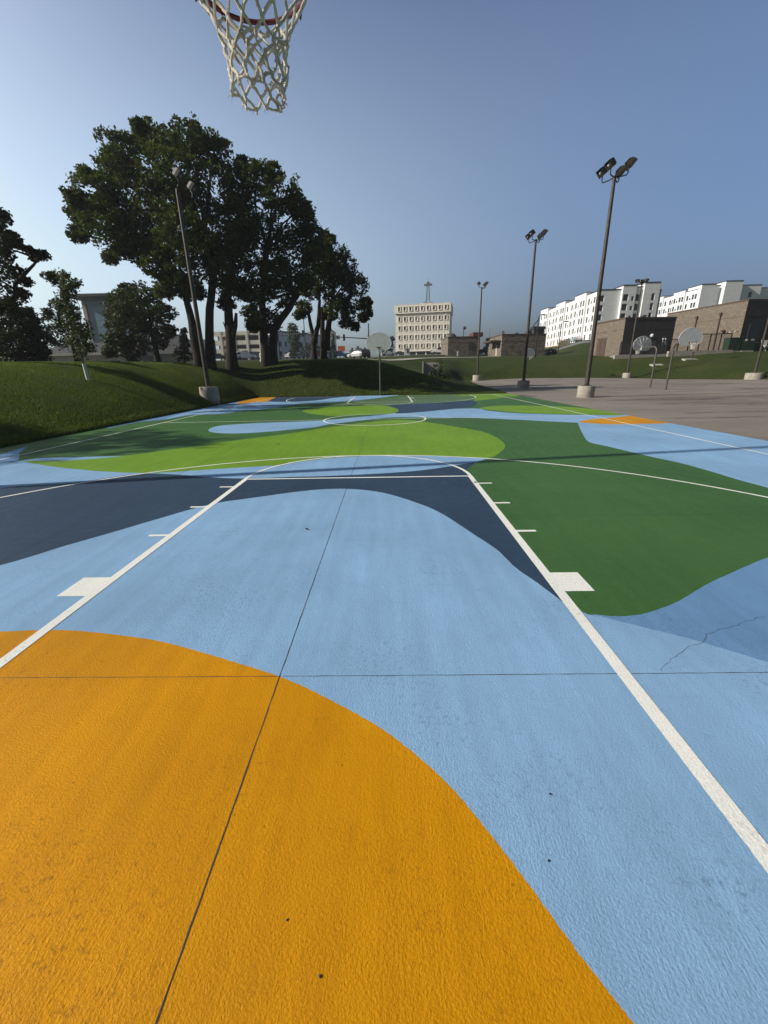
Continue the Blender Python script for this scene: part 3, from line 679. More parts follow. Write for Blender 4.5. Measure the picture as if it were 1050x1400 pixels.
# left edge
fL = Vector((-20.5, 20.5, hz(-20.5, 20.5)))
def limbs(TR, B):
    TR.tube([at(-25,430,20)-B, at(8,418,20)-B, at(22,405,20)-B, at(21,388,20)-B, at(33,375,20)-B, at(46,362,20)-B, at(58,348,20)-B], [.17, .13, .11, .09, .075, .05, .02], 7)
tree('broadleaf_tree', fL, clp([(-30,300,34),(-2,312,14),(-20,350,34),(8,348,11),(-5,395,30),(22,372,12),(42,342,6),(60,350,7),(48,352,6),(30,402,10),(36,385,6),(10,330,9),(6,420,24),(-40,400,40),(-60,340,40),(26,335,7),(2,292,7),(-8,370,26),(-4,425,26),(20,425,16),(8,300,8),(16,322,7),(-5,330,20)], 20, 1.2),
     'tall dark tree at the left photo edge, one crooked bare limb reaching right', mat=L_DARK, trunk_r=.38, leaf=.16, dens=.62, trunks=[[fL, fL+Vector((.3, 0, 2.5)), fL+Vector((.2, .2, 5))]], extra=limbs)
fS = Vector((-22.6, 24.5, hz(-22.6, 24.5)))
tree('evergreen_shrub', fS, clp([(0,440,36),(28,445,24),(18,475,36),(48,462,18),(45,485,22),(-10,480,40),(36,428,9),(43,440,12),(55,480,12),(-30,450,40)], 25, 1.2),
     'wide dark evergreen mass on the bank at the lower left, below the bare crooked limb', 'shrub', mat=L_DARK, trunk_r=.2, leaf=.13, dens=1.3, trunks=[[fS, fS+Vector((0, 0, 1))]], limb=False)
fK = foot(104, 30)
tree('broadleaf_tree', fK, clp([(84,420,17),(74,440,15),(95,450,19),(112,448,15),(64,428,8),(60,455,13),(80,465,15),(48,452,10),(98,425,12)], 30, 1.0),
     'small dark leaning tree right behind the staked sapling', mat=L_DARK, trunk_r=.13, leaf=.15, dens=.85, trunks=[[fK, at(97, 462, 30)], [fK+Vector((.25, .1, 0)), at(101, 470, 30)]])
def onground(px_, py_, y0=8.0, y1=60.0):
    # walk out along the sight line until it meets the bank
    y = y0
    while y < y1:
        p = at(px_, py_, y)
        if p.z < hz(p.x, y)+.01: break
        y += .15
    return Vector((p.x, y, hz(p.x, y)))
bS = onground(121, 521); yS = bS.y
sap = tree('sapling', bS, clp([(85,376,6),(76,384,5),(90,388,9),(88,402,9),(93,412,8),(82,420,8),(98,428,11),(92,440,9),(104,440,12),(108,455,13),(100,465,10),(114,468,13),(110,482,9),(116,455,9),(103,388,5),(97,396,5),(72,376,3),(64,376,3),(120,475,8)], yS, .35),
     'young leaning sapling with a white guard round its trunk, on the left bank', mat=L_SAP, bark=m_bark2, trunk_r=.045, leaf=.10, dens=.42, trunks=[[bS, at(113, 493, yS), at(100, 440, yS), at(84, 376, yS)]], subr=.42)
MB().tube([(0, 0, -.05), (at(113, 493, yS)-bS)*.3, (at(113, 493, yS)-bS)*.85], [.072, .068, .062], 10).build('tree_guard', m_guard, sap, True)
fR = foot(216, 37)
tree('broadleaf_tree', fR, clp([(168,412,22),(195,404,24),(222,428,21),(160,440,18),(186,444,34),(217,464,16),(164,470,22),(232,452,11),(150,480,11),(178,480,16),(156,424,12),(208,420,20),(170,430,30),(200,440,26),(158,462,18),(190,472,18),(172,398,14)], 37, 1.5),
     'round crowned medium tree on the bank in front of the blue glass tower', mat=L_MID, trunk_r=.26, leaf=.19, dens=1.15, trunks=[[fR, at(212, 470, 37), at(205, 450, 37)]])
fN = foot(252, 41)
tree('conifer', fN, clp([(252,452,4),(250,462,7),(254,470,9),(248,478,11),(256,486,12),(246,490,12)], 41, .4), 'small ragged conifer just left of the lamp post and the twin trunks', mat=L_BLUE, trunk_r=.08, leaf=.16, dens=.9, trunks=[[fN, at(252, 455, 41)]], limb=False)
# beyond the left side of the court; its shadow falls across the sideline
fO = Vector((-23.0, 7.6, hz(-23, 7.6)))
tree('broadleaf_tree', fO, [((-23+dx, 7.6+dy, z), r) for dx, dy, z, r in ((0, 0, 9.2, 1.5), (1.2, .8, 8.2, 1.4), (-1.4, .6, 8.0, 1.6), (.3, -1.1, 8.3, 1.3), (0, 1.6, 8.6, 1.2), (1.6, -.4, 9.0, 1.1), (-1.5, -1, 9.3, 1.2), (.8, 2.2, 8.4, .9), (0, 0, 10.2, .9))],
     'tree beyond the left side of the court whose leafy shadow falls across the sideline', mat=L_MID, trunk_r=.25, leaf=.2, dens=.4, trunks=[[fO, fO+Vector((0, 0, 3)), (-23, 7.6, 7.3)]])
# swale bush and far planting
fW = Vector((5.4, 47, hz(5.4, 47)))
tree('shrub', fW, clp([(600,497,8),(596,506,11),(607,508,10),(600,513,12),(590,511,7),(612,515,7)], 47, .4), 'loose dark bush growing in the dip in front of the concrete headwall', 'shrub', mat=L_MID, trunk_r=.05, leaf=.14, dens=.5, trunks=[[fW, fW+Vector((0, 0, .8))]])
for (x, y0, r, Y, nm, lb, mt) in ((455, 463, 9, 120, 'conifer', 'pointed conifer between the crest trees and the orange sign', L_BLUE), (402, 444, 13, 108, 'broadleaf_tree', 'small airy street tree in front of the white four storey block on the left', L_MID),
                               (534, 460, 7, 150, 'broadleaf_tree', 'little street tree just left of the cream office block', L_BLUE)):
    f0 = foot(x, Y); pts = []
    h = 490-y0
    for i in range(7):
        q = i/6; wv = (.25+q*.9) if nm == 'conifer' else 1.05-.4*abs(q-.5)
        pts.append((x+random.uniform(-3, 3)*(0 if nm == 'conifer' else 1), y0+3+q*h*.78, r*wv*.7))
    tree(nm, f0, clp(pts, Y, .8), lb, mat=mt, trunk_r=.15, leaf=.42, dens=.6, trunks=[[f0, f0+Vector((0, 0, 2.5))]], limb=False)
def hedge(name, px_list, Y, label, mat=L_DARK, leaf=.3):
    f0 = foot(px_list[0][0], Y)
    tree(name, f0, clp(px_list, Y, .5), label, 'hedge', mat=mat, trunk_r=.05, leaf=leaf, dens=.8, trunks=[[f0, f0+Vector((0, 0, .4))]], limb=False)
hedge('hedge', [(418,480,8),(426,474,9),(434,478,9),(441,480,8),(410,484,6)], 118, 'dark leafy mass beyond the street, behind the slim forked trunk')
hedge('hedge', [(659,481,3.5),(664,480,3.5),(669,481,3.5)], 104, 'clipped dark hedge in the gap between the two stone buildings', leaf=.2)
hedge('hedge', [(748,481,4.5),(753,480,5),(758,481,5),(750,485,4),(757,486,4)], 95, 'dark hedge at the right end of the wider stone building', leaf=.22)
hedge('hedge', [(326,486,7),(335,484,7),(343,487,6)], 118, 'dark planting under the open parking garage', leaf=.3)
# ------------------------------------------------------------------ light poles
def flood(root, c, ax, tilt, mh):
    """c: hinge point, ax: horizontal unit vector the lamp faces, tilt: downwards angle"""
    n = Vector((ax[0]*math.cos(tilt), ax[1]*math.cos(tilt), -math.sin(tilt))); s = Vector((-ax[1], ax[0], 0)); u = s.cross(n)
    if u.z < 0: u = -u
    Mx = Matrix((s, n, u)).transposed()
    b = MB(); w2, h2, d = .245, .185, .14
    # flared housing: back smaller than mouth
    vs = []
    for (k, t) in ((.72, -d), (.95, 0), (1, d)): vs += [Mx @ Vector((x*w2*k, t, z*h2*k)) for x, z in ((-1, -1), (1, -1), (1, 1), (-1, 1))]
    fs = [(3, 2, 1, 0)]+[(l*4+i, l*4+(i+1) % 4, l*4+4+(i+1) % 4, l*4+4+i) for l in (0, 1) for i in range(4)]
    b.add([v+c for v in vs], fs)
    b.quad(*[Mx @ Vector((x*w2*.9, d-.05, z*h2*.9))+c for x, z in ((-1, -1), (1, -1), (1, 1), (-1, 1))])
    for i in range(4):   # mouth rim
        x0, z0 = ((-1, -1), (1, -1), (1, 1), (-1, 1))[i]; x1, z1 = ((-1, -1), (1, -1), (1, 1), (-1, 1))[(i+1) % 4]
        b.quad(Mx @ Vector((x0*w2, d, z0*h2))+c, Mx @ Vector((x1*w2, d, z1*h2))+c, Mx @ Vector((x1*w2*.9, d-.05, z1*h2*.9))+c, Mx @ Vector((x0*w2*.9, d-.05, z0*h2*.9))+c)
    for zz in (-.08, 0, .08): b.box(c+Mx @ Vector((0, -d-.02, zz)), (.3, .05, .02), mat=Mx)
    b.ball(c+Mx @ Vector((0, -d-.03, -.12)), .06)
    hd = b.build('floodlight', mh, root)
    l = MB(); l.ball(c+Mx @ Vector((0, d-.05, -.02)), .085, n=10, sc=(1, .6, 1)); l.build('lens', m_lens, hd, True)
def light_pole(x, y, z, hgt, label, lamps, base_r=.52, base_h=.68, mh=None, lean=(0, 0), sink=0.0):
    root = thing('light_pole', (x, y, z), label, 'light pole', 0, 'floodlight poles round the courts')
    b = MB(); r = base_r
    b.lathe([(r*.99, -.3), (r, 0), (r*1.0, base_h*.5), (r*.985, base_h-.03), (r*.95, base_h), (0.01, base_h+.004)], n=28); b.build('concrete_base', m_conc, root, True)
    p = MB(); lx, ly = lean
    p.box((0, 0, base_h+.02), (.38, .38, .035))
    for a in range(4): p.tube([(.12*math.cos(R(45+90*a)), .12*math.sin(R(45+90*a)), base_h), (.12*math.cos(R(45+90*a)), .12*math.sin(R(45+90*a)), base_h+.12)], .016, 6)
    hs = [base_h, base_h+.06, base_h+.07, hgt*.35, hgt*.7, hgt]
    p.tube([(lx*q/hgt, ly*q/hgt, q) for q in hs], [.14, .14, .125, .112, .096, .08], 14)
    p.box((.0, -.10, base_h+.75), (.10, .03, .2)); p.tube([(lx, ly, hgt), (lx, ly, hgt+.12)], [.075, .07], 10)
    p.build('pole', m_pole, root, True)
    a = MB(); T = Vector((lx, ly, hgt+.06))
    for (ax, off, drop) in lamps:
        A = Vector((ax[0], ax[1], 0)); S_ = Vector((-ax[1], ax[0], 0))
        e = T+A*.42+S_*off+Vector((0, 0, -.08)); t2 = e+Vector((0, 0, .28))
        a.tube([T, T+A*.15+S_*off*.45+Vector((0, 0, -.06)), e-A*.06, e+Vector((0, 0, .06)), t2], .028, 8)
    a.build('lamp_bracket', m_black, root, True)
    for (ax, off, drop) in lamps:
        A = Vector((ax[0], ax[1], 0)); S_ = Vector((-ax[1], ax[0], 0))
        flood(root, T+A*.46+S_*off+Vector((0, 0, .38)), ax, drop, mh or m_lamp)
    return root
W_, E_ = (-1, 0), (1, 0)
quad4 = [(W_, -.42, R(38)), (W_, .42, R(38)), (E_, -.42, R(38)), (E_, .42, R(38))]
def onlot(px_, py_): x, y = gp(px_, py_); return x, y
light_pole(*onlot(800, 543), 0, 10.4, 'nearest light pole on the right, round concrete base beside the painted court', quad4, .46, .62)
light_pole(11.55, 37.3, 0, 11.0, 'middle light pole of the right hand row, square shouldered lamps above a grey concrete base', quad4, .5, .66)
light_pole(11.6, 57.3, float(lotz(np.array(11.6), np.array(57.3))), 10.9, 'smallest and farthest light pole of the right hand row, at the corner of the lawn', quad4[1:], .58, .7)
xl, yl = -9.98, 23.7
light_pole(xl, yl, hz(xl, yl)-.05, 9.7, 'light pole in front of the big dark trees, at the left bank', [(E_, -.72, R(40)), (E_, .72, R(40))], .50, .70, m_lamp2, lean=(-.1, 0))
light_pole(-11.1, 5.3, hz(-11.1, 5.3), 11.0, 'light pole out of frame on the left whose thin shadow crosses the whole court', [(E_, -.72, R(40)), (E_, .72, R(40))], .55, .72, m_lamp2)
light_pole(32.1, 59, hz(32.1, 59), 11.2, 'light pole with three separate spreading lamps, at the foot of the right lawn', [((-.8, -.6), -.35, R(35)), ((-.2, .98), -.2, R(30)), ((.9, .4), .2, R(30)), ((.5, -.86), .1, R(35))], .55, .6)
xr, yr = 41.6, 50.0
light_pole(xr, yr, hz(xr, yr)-.03, 11.2, 'light pole cut off by the right photo edge, wide concrete base in lawn', quad4, .85, .62, lean=(.0, 0))

# ------------------------------------------------------------------ basketball hoops
def fan_outline(wd, hg, n=20):
    # (x, z) from lower left round the arc; flat foot with clipped corners
    pts = [(-wd*.27, 0), (-wd*.43, hg*.12), (-wd*.5, hg*.36)]
    for i in range(1, n): 
        a = math.pi-math.pi*i/n; pts.append((wd*.5*math.cos(a), hg*.36+hg*.64*math.sin(a)))
    return pts+[(wd*.5, hg*.36), (wd*.43, hg*.12), (wd*.27, 0)]
def hoop(loc, face, label, over=1.75, wd=1.5, hg=1.0, net='full', boardmat=None, zr=3.05, rimmat=None, pr=.057, straight=False, detail=1):
    """loc: pole foot, face: angle of the direction the board faces"""
    root = thing('basketball_hoop', loc, label, 'basketball hoop', face-math.pi/2)   # local +y = playing direction
    ztop = zr+.05; pm = m_galv
    p = MB()
    if straight:
        p.tube([(0, 0, -.1), (0, 0, ztop+.1)], pr, 12); p.tube([(0, 0, zr-.55), (0, over*.55, zr+.02), (0, over-.05, zr+.12)], pr*.6, 8); p.tube([(0, 0, ztop+.05), (0, over-.05, zr+.5)], pr*.6, 8)
    else:
        rb = .38; path = [(0, 0, -.1), (0, 0, 1.2), (0, 0, ztop-rb)]
        for i in range(1, 7): a = math.pi/2*i/6; path.append((0, rb-rb*math.cos(a), ztop-rb+rb*math.sin(a)))
        path.append((0, over-.06, ztop)); p.tube(path, pr, 12)
    p.lathe([(pr*1.9, -.02), (pr*1.9, .02), (pr*1.05, .03)], n=12); p.build('pole', pm, root, True)
    b = MB(); o = [(x, z+zr-.17) for x, z in fan_outline(wd, hg)]
    b.extrude(o, 'y', over-.03, over, 0); ob = b.build('backboard', boardmat or m_board, root)
    rr = MB()   # radial ribs and hub on the back, rolled edge
    c0 = (0, over-.055, zr+.08)
    for i in range(7):
        a = math.pi*(i+.5)/7; e = (wd*.46*math.cos(a), over-.05, zr-.17+hg*.36+hg*.56*math.sin(a)); rr.tube([c0, e], [.03, .018], 6)
    rr.box((0, over-.075, zr+.02), (.22, .09, .26)); ed = [(x, over-.015, z) for x, z in o]; rr.tube(ed+[ed[0]], .022, 6)
    rr.build('board_frame', boardmat or m_board, root, True)
    yc = over+.38; Rm = .2286; n = 40
    q = MB(); q.tube([(Rm*math.cos(2*math.pi*i/n), yc+Rm*math.sin(2*math.pi*i/n), zr) for i in range(n+1)], .0095, 8)
    q.box((0, over+.008, zr-.02), (.16, .016, .13)); q.box((0, over+.08, zr), (.13, .15, .012))
    for s in (-1, 1): q.tube([(s*.065, over+.01, zr-.08), (s*.09, over+.1, zr-.03), (s*.15, yc-.165, zr)], .008, 6)
    if detail:
        for i in range(12):
            a = 2*math.pi*(i+.5)/12; q.tube([(Rm*math.cos(a)*f, yc+Rm*math.sin(a)*f, zr+dz) for f, dz in ((1.0, -.008), (1.02, -.024), (1.05, -.028), (1.07, -.012))], .004, 6)
    q.build('rim', rimmat or m_rimd, root, True)
    return root, yc, zr
def simple_net(root, yc, zr, L=.42, mat=None, r=.006, N=10):
    k = MB()
    for i in range(N):
        for s in (-1, 1):
            pts = []
            for j in range(9):
                t = j/8; rad = .225*(1-t)+.12*t-.03*math.sin(math.pi*t); a = 2*math.pi*i/N+s*t*1.25; pts.append((rad*math.cos(a), yc+rad*math.sin(a), zr-.01-L*t))
            k.tube(pts, r, 4)
    k.build('net', mat or m_rope, root)
def ropemat():
    m, n, b = newmat('net_rope'); v = coords(n)
    f = ramp(n, noise(n, v, 22, 5, .7), .3, .7); col = mixc(n, f, (.60,.56,.48), (.88,.85,.78)); g = ramp(n, noise(n, v, 7, 3), .45, .7, 0, .5)
    col = mixc(n, g, col, (.26,.23,.18)); n.links.new(col, b.inputs['Base Color']); b.inputs['Roughness'].default_value = .95; b.inputs['Specular IOR Level'].default_value = .1
    bump(n, b, mathn(n, 'ADD', noise(n, v, 480, 3, .7), noise(n, v, 150, 2)), 1.0, .003); return m
m_rope = ropemat()
# the one overhead: board and pole are above and behind the camera
hp, yc, zr = hoop((CX, -.05+.0, 0), math.pi/2, 'red basketball rim with a frayed white rope net hanging into the top of the photo', over=1.86, rimmat=m_rim)
hp.location = (CX, -.07, 0); hp.children[0].location = (0, 0, 0)
N = 12; Lr = .345; rings = 7
def prof(t): return float(np.interp(t, [0, .16, .36, .56, .75, 1], [.226, .188, .148, .122, .112, .106]))
off = {}
def node(i, j):
    # knot j (ring 0..rings) of column i; alternate rings sit half a step round
    i %= N
    if (i, j) not in off:
        k = .002+.0045*(j/rings); off[(i, j)] = Vector((random.gauss(0, k), random.gauss(0, k), random.gauss(0, k*.8)))
    t = [0, .17, .33, .48, .62, .75, .88, 1.0][j]; a = 2*math.pi*(i+(.5 if j % 2 else 0)+.5)/N; rad = prof(t)
    return Vector((rad*math.cos(a)+.008*t, yc+rad*math.sin(a), zr-.02-Lr*t))+(off[(i, j)] if j else Vector())
net = MB()
def rope(a, b, r=.0044, slack=.006, n=7):
    d = b-a; side = Vector((random.gauss(0, 1), random.gauss(0, 1), random.gauss(-.3, .6)))*slack
    pts = []
    for k in range(n+1):
        t = k/n; pts.append(a+d*t+side*math.sin(math.pi*t)+Vector((random.gauss(0, .0008), random.gauss(0, .0008), random.gauss(0, .0008))))
    net.tube(pts, [r*random.uniform(.82, 1.2) for _ in pts], 6)
def fuzz(p, n, L, r=.0011):
    for _ in range(n):
        d = Vector((random.gauss(0, 1), random.gauss(0, 1), random.gauss(-.4, .8))).normalized()*L*random.uniform(.5, 1.3)
        net.tube([p, p+d*.5+Vector((random.gauss(0, .002), random.gauss(0, .002), 0)), p+d+Vector((0, 0, -L*.35))], [r, r*.9, r*.5], 4)
torn = {(2, 4), (9, 4), (5, 5), (10, 5), (1, 6), (4, 6), (8, 6)}
for j in range(rings):
    for i in range(N):
        a = node(i, j)
        nb = (i, i-1) if j % 2 == 0 else (i, i+1)
        for q, ii in enumerate(nb):
            if (i, j) in torn and q == 0:
                e = a.lerp(node(ii, j+1), random.uniform(.3, .55))+Vector((0, 0, -.015)); rope(a, e, .0042, .006, 5); fuzz(e, 6, .016); continue
            rope(a, node(ii, j+1), .0056 if j < 2 else .0060, .0015+.0007*j)
            if j == 0: rope(a+Vector((.006, .004, 0)), node(ii, j+1)+Vector((.002, .002, .002)), .004, .002)
        if j >= 1:
            net.ball(a, .0068+.001*random.random(), n=8, sc=(1, 1, 1.35))
            if j >= 3: fuzz(a, 3 if j < 5 else 5, .013)
for i in range(N):
    a = node(i, rings); net.ball(a, .009, n=8); fuzz(a, 6, .018)
    if i in (0, 3, 4, 7, 8): rope(a, a+Vector((random.gauss(0, .008), random.gauss(0, .008), -random.uniform(.010, .028))), .0045, .004, 4)
    b = node(i+1, rings)
    if i not in (2, 6, 9): rope(a, b, .0046, .008)
# bunched rope about half way down, as on the worn side of the net
for _ in range(10):
    i = random.choice((8, 9, 10)); a = node(i, 4).lerp(node(i+1, 4), random.random()); rope(a, a+Vector((random.gauss(0, .022), random.gauss(0, .02), random.gauss(-.008, .016))), .0042, .014, 6)
    fuzz(a, 2, .016)
netob = net.build('net', m_rope, hp, True)
# beyond the far baseline
h2, y2, z2 = hoop((-.62, 30.35, hz(-.62, 30.35)-.05), -math.pi/2, 'basketball hoop on one thin pole straight ahead at the far end of the painted court', over=2.05, wd=1.6, hg=1.05, straight=True, detail=0)
h2.location.z = 0; simple_net(h2, y2, z2)
# the two on the asphalt
h3, y3, z3 = hoop((19.9, 31.2, 0), R(-88), 'hoop on the asphalt with its blue grey board facing the photographer and a pale net', over=1.5, wd=1.6, hg=1.08, zr=3.05, boardmat=m_boardb, pr=.06, detail=0); simple_net(h3, y3, z3, r=.012)
h4, y4, z4 = hoop((21.4, 35.6, 0), R(98), 'hoop on the asphalt seen from behind, with ribs fanning over the back of its board', over=1.75, wd=1.68, hg=1.1, zr=3.05, pr=.06, detail=0); simple_net(h4, y4, z4, r=.012)
h5, y5, z5 = hoop((18.55, 61.5-1.2, float(lotz(np.array(18.5), np.array(60.3)))), R(-80), 'small faraway hoop showing beside the middle light pole, in front of the stone building', over=1.3, wd=1.4, hg=1.15, zr=2.85, detail=0); simple_net(h5, y5, z5, r=.015)

# ------------------------------------------------------------------ small things on the court
def pebble(px_, py_, s, label, mat=None, name='pebble', cat='pebble'):
    x, y = gp(px_, py_); b = MB(); b.ball((0, 0, s*.35), s, n=8, sc=(1.2, .85, .6))
    b.v = [(vx*random.uniform(.85, 1.15), vy*random.uniform(.85, 1.15), max(vz*random.uniform(.9, 1.1), -.001)) for vx, vy, vz in b.v]
    o = b.build(name, mat or m_pebble, None, True); o.location = (x, y, .001); o.rotation_euler.z = random.uniform(0, 6); tag(o, label, cat); return o
pebble(437, 1335, .0042, 'largest pebble on the orange paint, near the bottom edge of the photo')
pebble(392, 1258, .0034, 'small brown grit on the orange paint, above and left of the largest pebble')
pebble(752, 1086, .0045, 'dark pebble on the light blue paint right of the orange curve, the farther of two', m_rubber)
pebble(750, 1177, .0035, 'dark pebble on the light blue paint right of the orange curve, the nearer of two', m_rubber)
def dleaf(px_, py_, s, label):
    x, y = gp(px_, py_); n = 7; L = []; Rr = []
    for i in range(n):
        t = i/(n-1); wv = s*.42*math.sin(math.pi*min(1, t*1.02))**.8+.0005; z = .003+s*.25*math.sin(t*2.6)
        L.append((s*(t-.5)*2, wv, z+wv*.5)); Rr.append((s*(t-.5)*2, -wv, z+wv*.2))
    m_ = [(a[0], 0, a[2]-.002) for a in L]
    b = MB(); b.add(L+m_+Rr, [(i+k*n, i+1+k*n, i+1+(k+1)*n, i+(k+1)*n) for k in (0, 1) for i in range(n-1)])
    o = b.build('dry_leaf', m_dryleaf, None, True); o.location = (x, y, .001); o.rotation_euler.z = random.uniform(0, 6); tag(o, label, 'leaf')
dleaf(419, 724, .03, 'curled dry leaf lying on the light blue paint inside the key')
dleaf(381, 608, .05, 'tiny dark leaf on the lime green oval, just beyond the arc'); dleaf(650, 660, .03, 'dark leaf on the green paint beside the right lane line')
# ------------------------------------------------------------------ buildings
Zu = Vector((0, 0, 1))
def wall(mb, o, u, wd, hg, holes=(), dep=.2, mi=0):
    """flat wall with real openings; outward side is u x z"""
    o = Vector(o); u = Vector(u); n = Vector((u.y, -u.x, 0))
    us = sorted({0, wd, *[h[0] for h in holes], *[h[2] for h in holes]}); vs = sorted({0, hg, *[h[1] for h in holes], *[h[3] for h in holes]})
    P = lambda a, b, d=0: o+u*a+Zu*b-n*d
    for a0, a1 in zip(us, us[1:]):
        run = None
        for b0, b1 in zip(vs, vs[1:]):
            cx_, cz_ = (a0+a1)/2, (b0+b1)/2
            if any(h[0] < cx_ < h[2] and h[1] < cz_ < h[3] for h in holes):
                if run: mb.quad(P(a0, run[0]), P(a1, run[0]), P(a1, run[1]), P(a0, run[1]), mi); run = None
            else: run = (run[0], b1) if run else (b0, b1)
        if run: mb.quad(P(a0, run[0]), P(a1, run[0]), P(a1, run[1]), P(a0, run[1]), mi)
    for a0, b0, a1, b1 in holes:
        for (p, q) in (((a0, b0), (a1, b0)), ((a1, b0), (a1, b1)), ((a1, b1), (a0, b1)), ((a0, b1), (a0, b0))):
            mb.quad(P(*p), P(*q), P(*q, dep), P(*p, dep), mi)
_wc = {}
def window(parent, o, u, hole, dep, mat=None, frame=None, name='window'):
    a0, b0, a1, b1 = hole; u = Vector(u); n = Vector((u.y, -u.x, 0)); key = (round(a1-a0, 3), round(b1-b0, 3), round(u.x, 3), round(u.y, 3), (mat or m_glass).name, frame.name if frame else '', name)
    pos = Vector(o)+u*((a0+a1)/2)+Zu*((b0+b1)/2)-n*(dep-.02)
    if key not in _wc:
        b = MB(); W2, H2 = (a1-a0)/2, (b1-b0)/2; Mx = Matrix((u, n, Zu)).transposed()
        b.box((0, 0, 0), (2*W2-.004, .03, 2*H2-.004), mat=Mx)
        if frame:
            for (x, z, sx, sz) in ((0, H2-.04, 2*W2, .08), (0, -H2+.04, 2*W2, .08), (W2-.04, 0, .08, 2*H2-.16), (-W2+.04, 0, .08, 2*H2-.16), (0, 0, .06, 2*H2-.16)):
                b.box(Mx @ Vector((x, .03, z)), (sx-.01, .05, sz), mat=Mx, mi=1)
        _wc[key] = b.build(name, [mat or m_glass]+([frame] if frame else []), parent, loc=pos)
    else:
        c = _wc[key].copy(); COL.objects.link(c); c.parent = parent; c.location = pos
def top_slab(mb, x0, y0, x1, y1, z, t=.25, over=.1, mi=0): mb.span((x0-over, y0-over, z), (x1+over, y1+over, z+t), mi)

# cream office block, far, square on
p0 = at(541, 485, 224); z0 = hz(17, 217)-.2
bo = thing('office_block', (p0.x, 224, z0), 'cream precast office block with rows of small dark windows and a mast on its roof', 'building', -R(11.5))
BW, BD, G, T = 26.6, 18, 2.6, 23.3
b = MB(); fh = (T-G)/5.0
for k in range(4):
    zz = G+k*fh+.0; wall(b, (0, 0, zz), (1, 0, 0), BW, fh-.06); b.span((.05, .06, zz+fh-.06), (BW-.05, .3, zz+fh))
for s in range(10):
    if 0 < s < 10: b.box((BW*s/10*1.0+.0, -.03, G+2*fh), (.07, .06, 4*fh))
wall(b, (0, BD, G), (0, -1, 0), BD, 4*fh); wall(b, (BW, 0, G), (0, 1, 0), BD, 4*fh)
b.span((-.45, -.75, G+4*fh+.3), (BW+.45, BD, T)); b.span((0, .05, G-.35), (BW, BD, G+.03)); b.span((-.3, -.35, G-.5), (BW+.3, BD, G-.34))
b.build('wall', m_cream, bo)
b = MB(); b.span((1.2, 3.5, -1), (BW-1.2, BD-1, G-.5)); b.build('ground_floor', m_trimd, bo)
b = MB(); b.span((BW*.44, 4, T), (BW*.66, 10, T+1.0)); b.span((-.5, -.8, T), (BW+.5, BD+.1, T+.18)); b.build('roof', m_cream, bo)
for s in range(6): MB().span((BW*(s+.15)/5.6, .15, -1), (BW*(s+.15)/5.6+.55, .7, G-.5)).build('column', m_cream, bo)
fr = [.081, .184, .29, .397, .503, .61, .718, .824, .931]
for k in range(5):
    for i, f in enumerate(fr):
        zc_ = G+(k+.47)*fh if k < 4 else G+4*fh+.3+(T-G-4*fh-.3)*.5; yo = 0 if k < 4 else -.75
        hood = MB(); w2, h2 = .72, 1.12
        for (x, z, sx, sz) in ((-w2, .1, .16, 2*h2), (w2, .1, .16, 2*h2), (0, h2, 2*w2-.16, .16), (0, -h2+.2, 2*w2-.16, .16)): hood.box((x, -.13, z), (sx, .25, sz))
        pass
        key = 'hood'
        if key not in _wc: _wc[key] = hood.build('window', m_cream, bo, loc=(f*BW, yo, zc_)); pane = MB().box((-.12, -.02, .05), (.72, .035, 1.5)).build('pane', m_glass, _wc[key])
        else:
            c = _wc[key].copy(); COL.objects.link(c); c.parent = bo; c.location = (f*BW, yo, zc_); d = pane.copy(); COL.objects.link(d); d.parent = c
b = MB(); mx, my, mz = BW*.57, 7, T+1.0; hm = 9.0
for sx, sy in ((-1, -1), (1, -1), (1, 1), (-1, 1)): b.tube([(mx+sx*1.5, my+sy*1.5, mz), (mx+sx*.75, my+sy*.75, mz+1.8), (mx+sx*.4, my+sy*.4, mz+hm)], .14, 5)
for k in range(7):
    za, zb = mz+1.2+k*1.1, mz+2.3+k*1.1
    for s in (-1, 1): b.tube([(mx-s*.65, my-.6, za), (mx+s*.65, my-.6, zb)], .06, 4); b.tube([(mx-.65, my-s*.6, za), (mx-.65, my+s*.6, zb)], .06, 4)
b.span((mx-1.9, my-.9, mz+hm-.9), (mx+1.9, my+.9, mz+hm-.2)); b.span((mx-.6, my-.6, mz+hm), (mx+.6, my+.6, mz+hm+.7)); b.tube([(mx, my, mz+hm), (mx, my, mz+hm+2.2)], .07, 5); b.span((mx-2.4, my-1.6, mz-.05), (mx+2.4, my+1.6, mz+.5))
b.build('roof_mast', m_steelg, bo)

# tan block buildings with darker front walls, on the right bank
def block(name, corner, label, wd, dep, hg, rz, side_mat, drk, cat='building'):
    root = thing(name, corner, label, cat, rz)
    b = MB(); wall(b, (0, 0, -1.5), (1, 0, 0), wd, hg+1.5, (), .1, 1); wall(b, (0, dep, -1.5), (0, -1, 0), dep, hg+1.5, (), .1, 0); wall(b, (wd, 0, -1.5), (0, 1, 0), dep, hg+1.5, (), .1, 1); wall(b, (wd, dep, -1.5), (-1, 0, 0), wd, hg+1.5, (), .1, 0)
    b.build('wall', [side_mat, drk], root)
    b = MB(); b.span((-.06, -.06, hg), (wd+.06, dep+.06, hg+.22)); b.build('roof', m_brown, root)
    b = MB(); b.box((-.012, dep/2, hg*.72), (.02, dep, .07)); b.box((wd/2, -.012, hg*.72), (wd, .02, .07)); b.build('band_course', m_brown, root)
    return root
pc = at(848, 484, 70); zc0 = hz(pc.x+2, 71)-.15; zc_top = at(851, 434, 70).z
bC = block('block_building', (pc.x, 70, zc0), 'lower tan and dark block building with brown double doors on its sunny side', 8.2, 9.0, zc_top-zc0-.2, R(5), m_brickT, m_brickD)
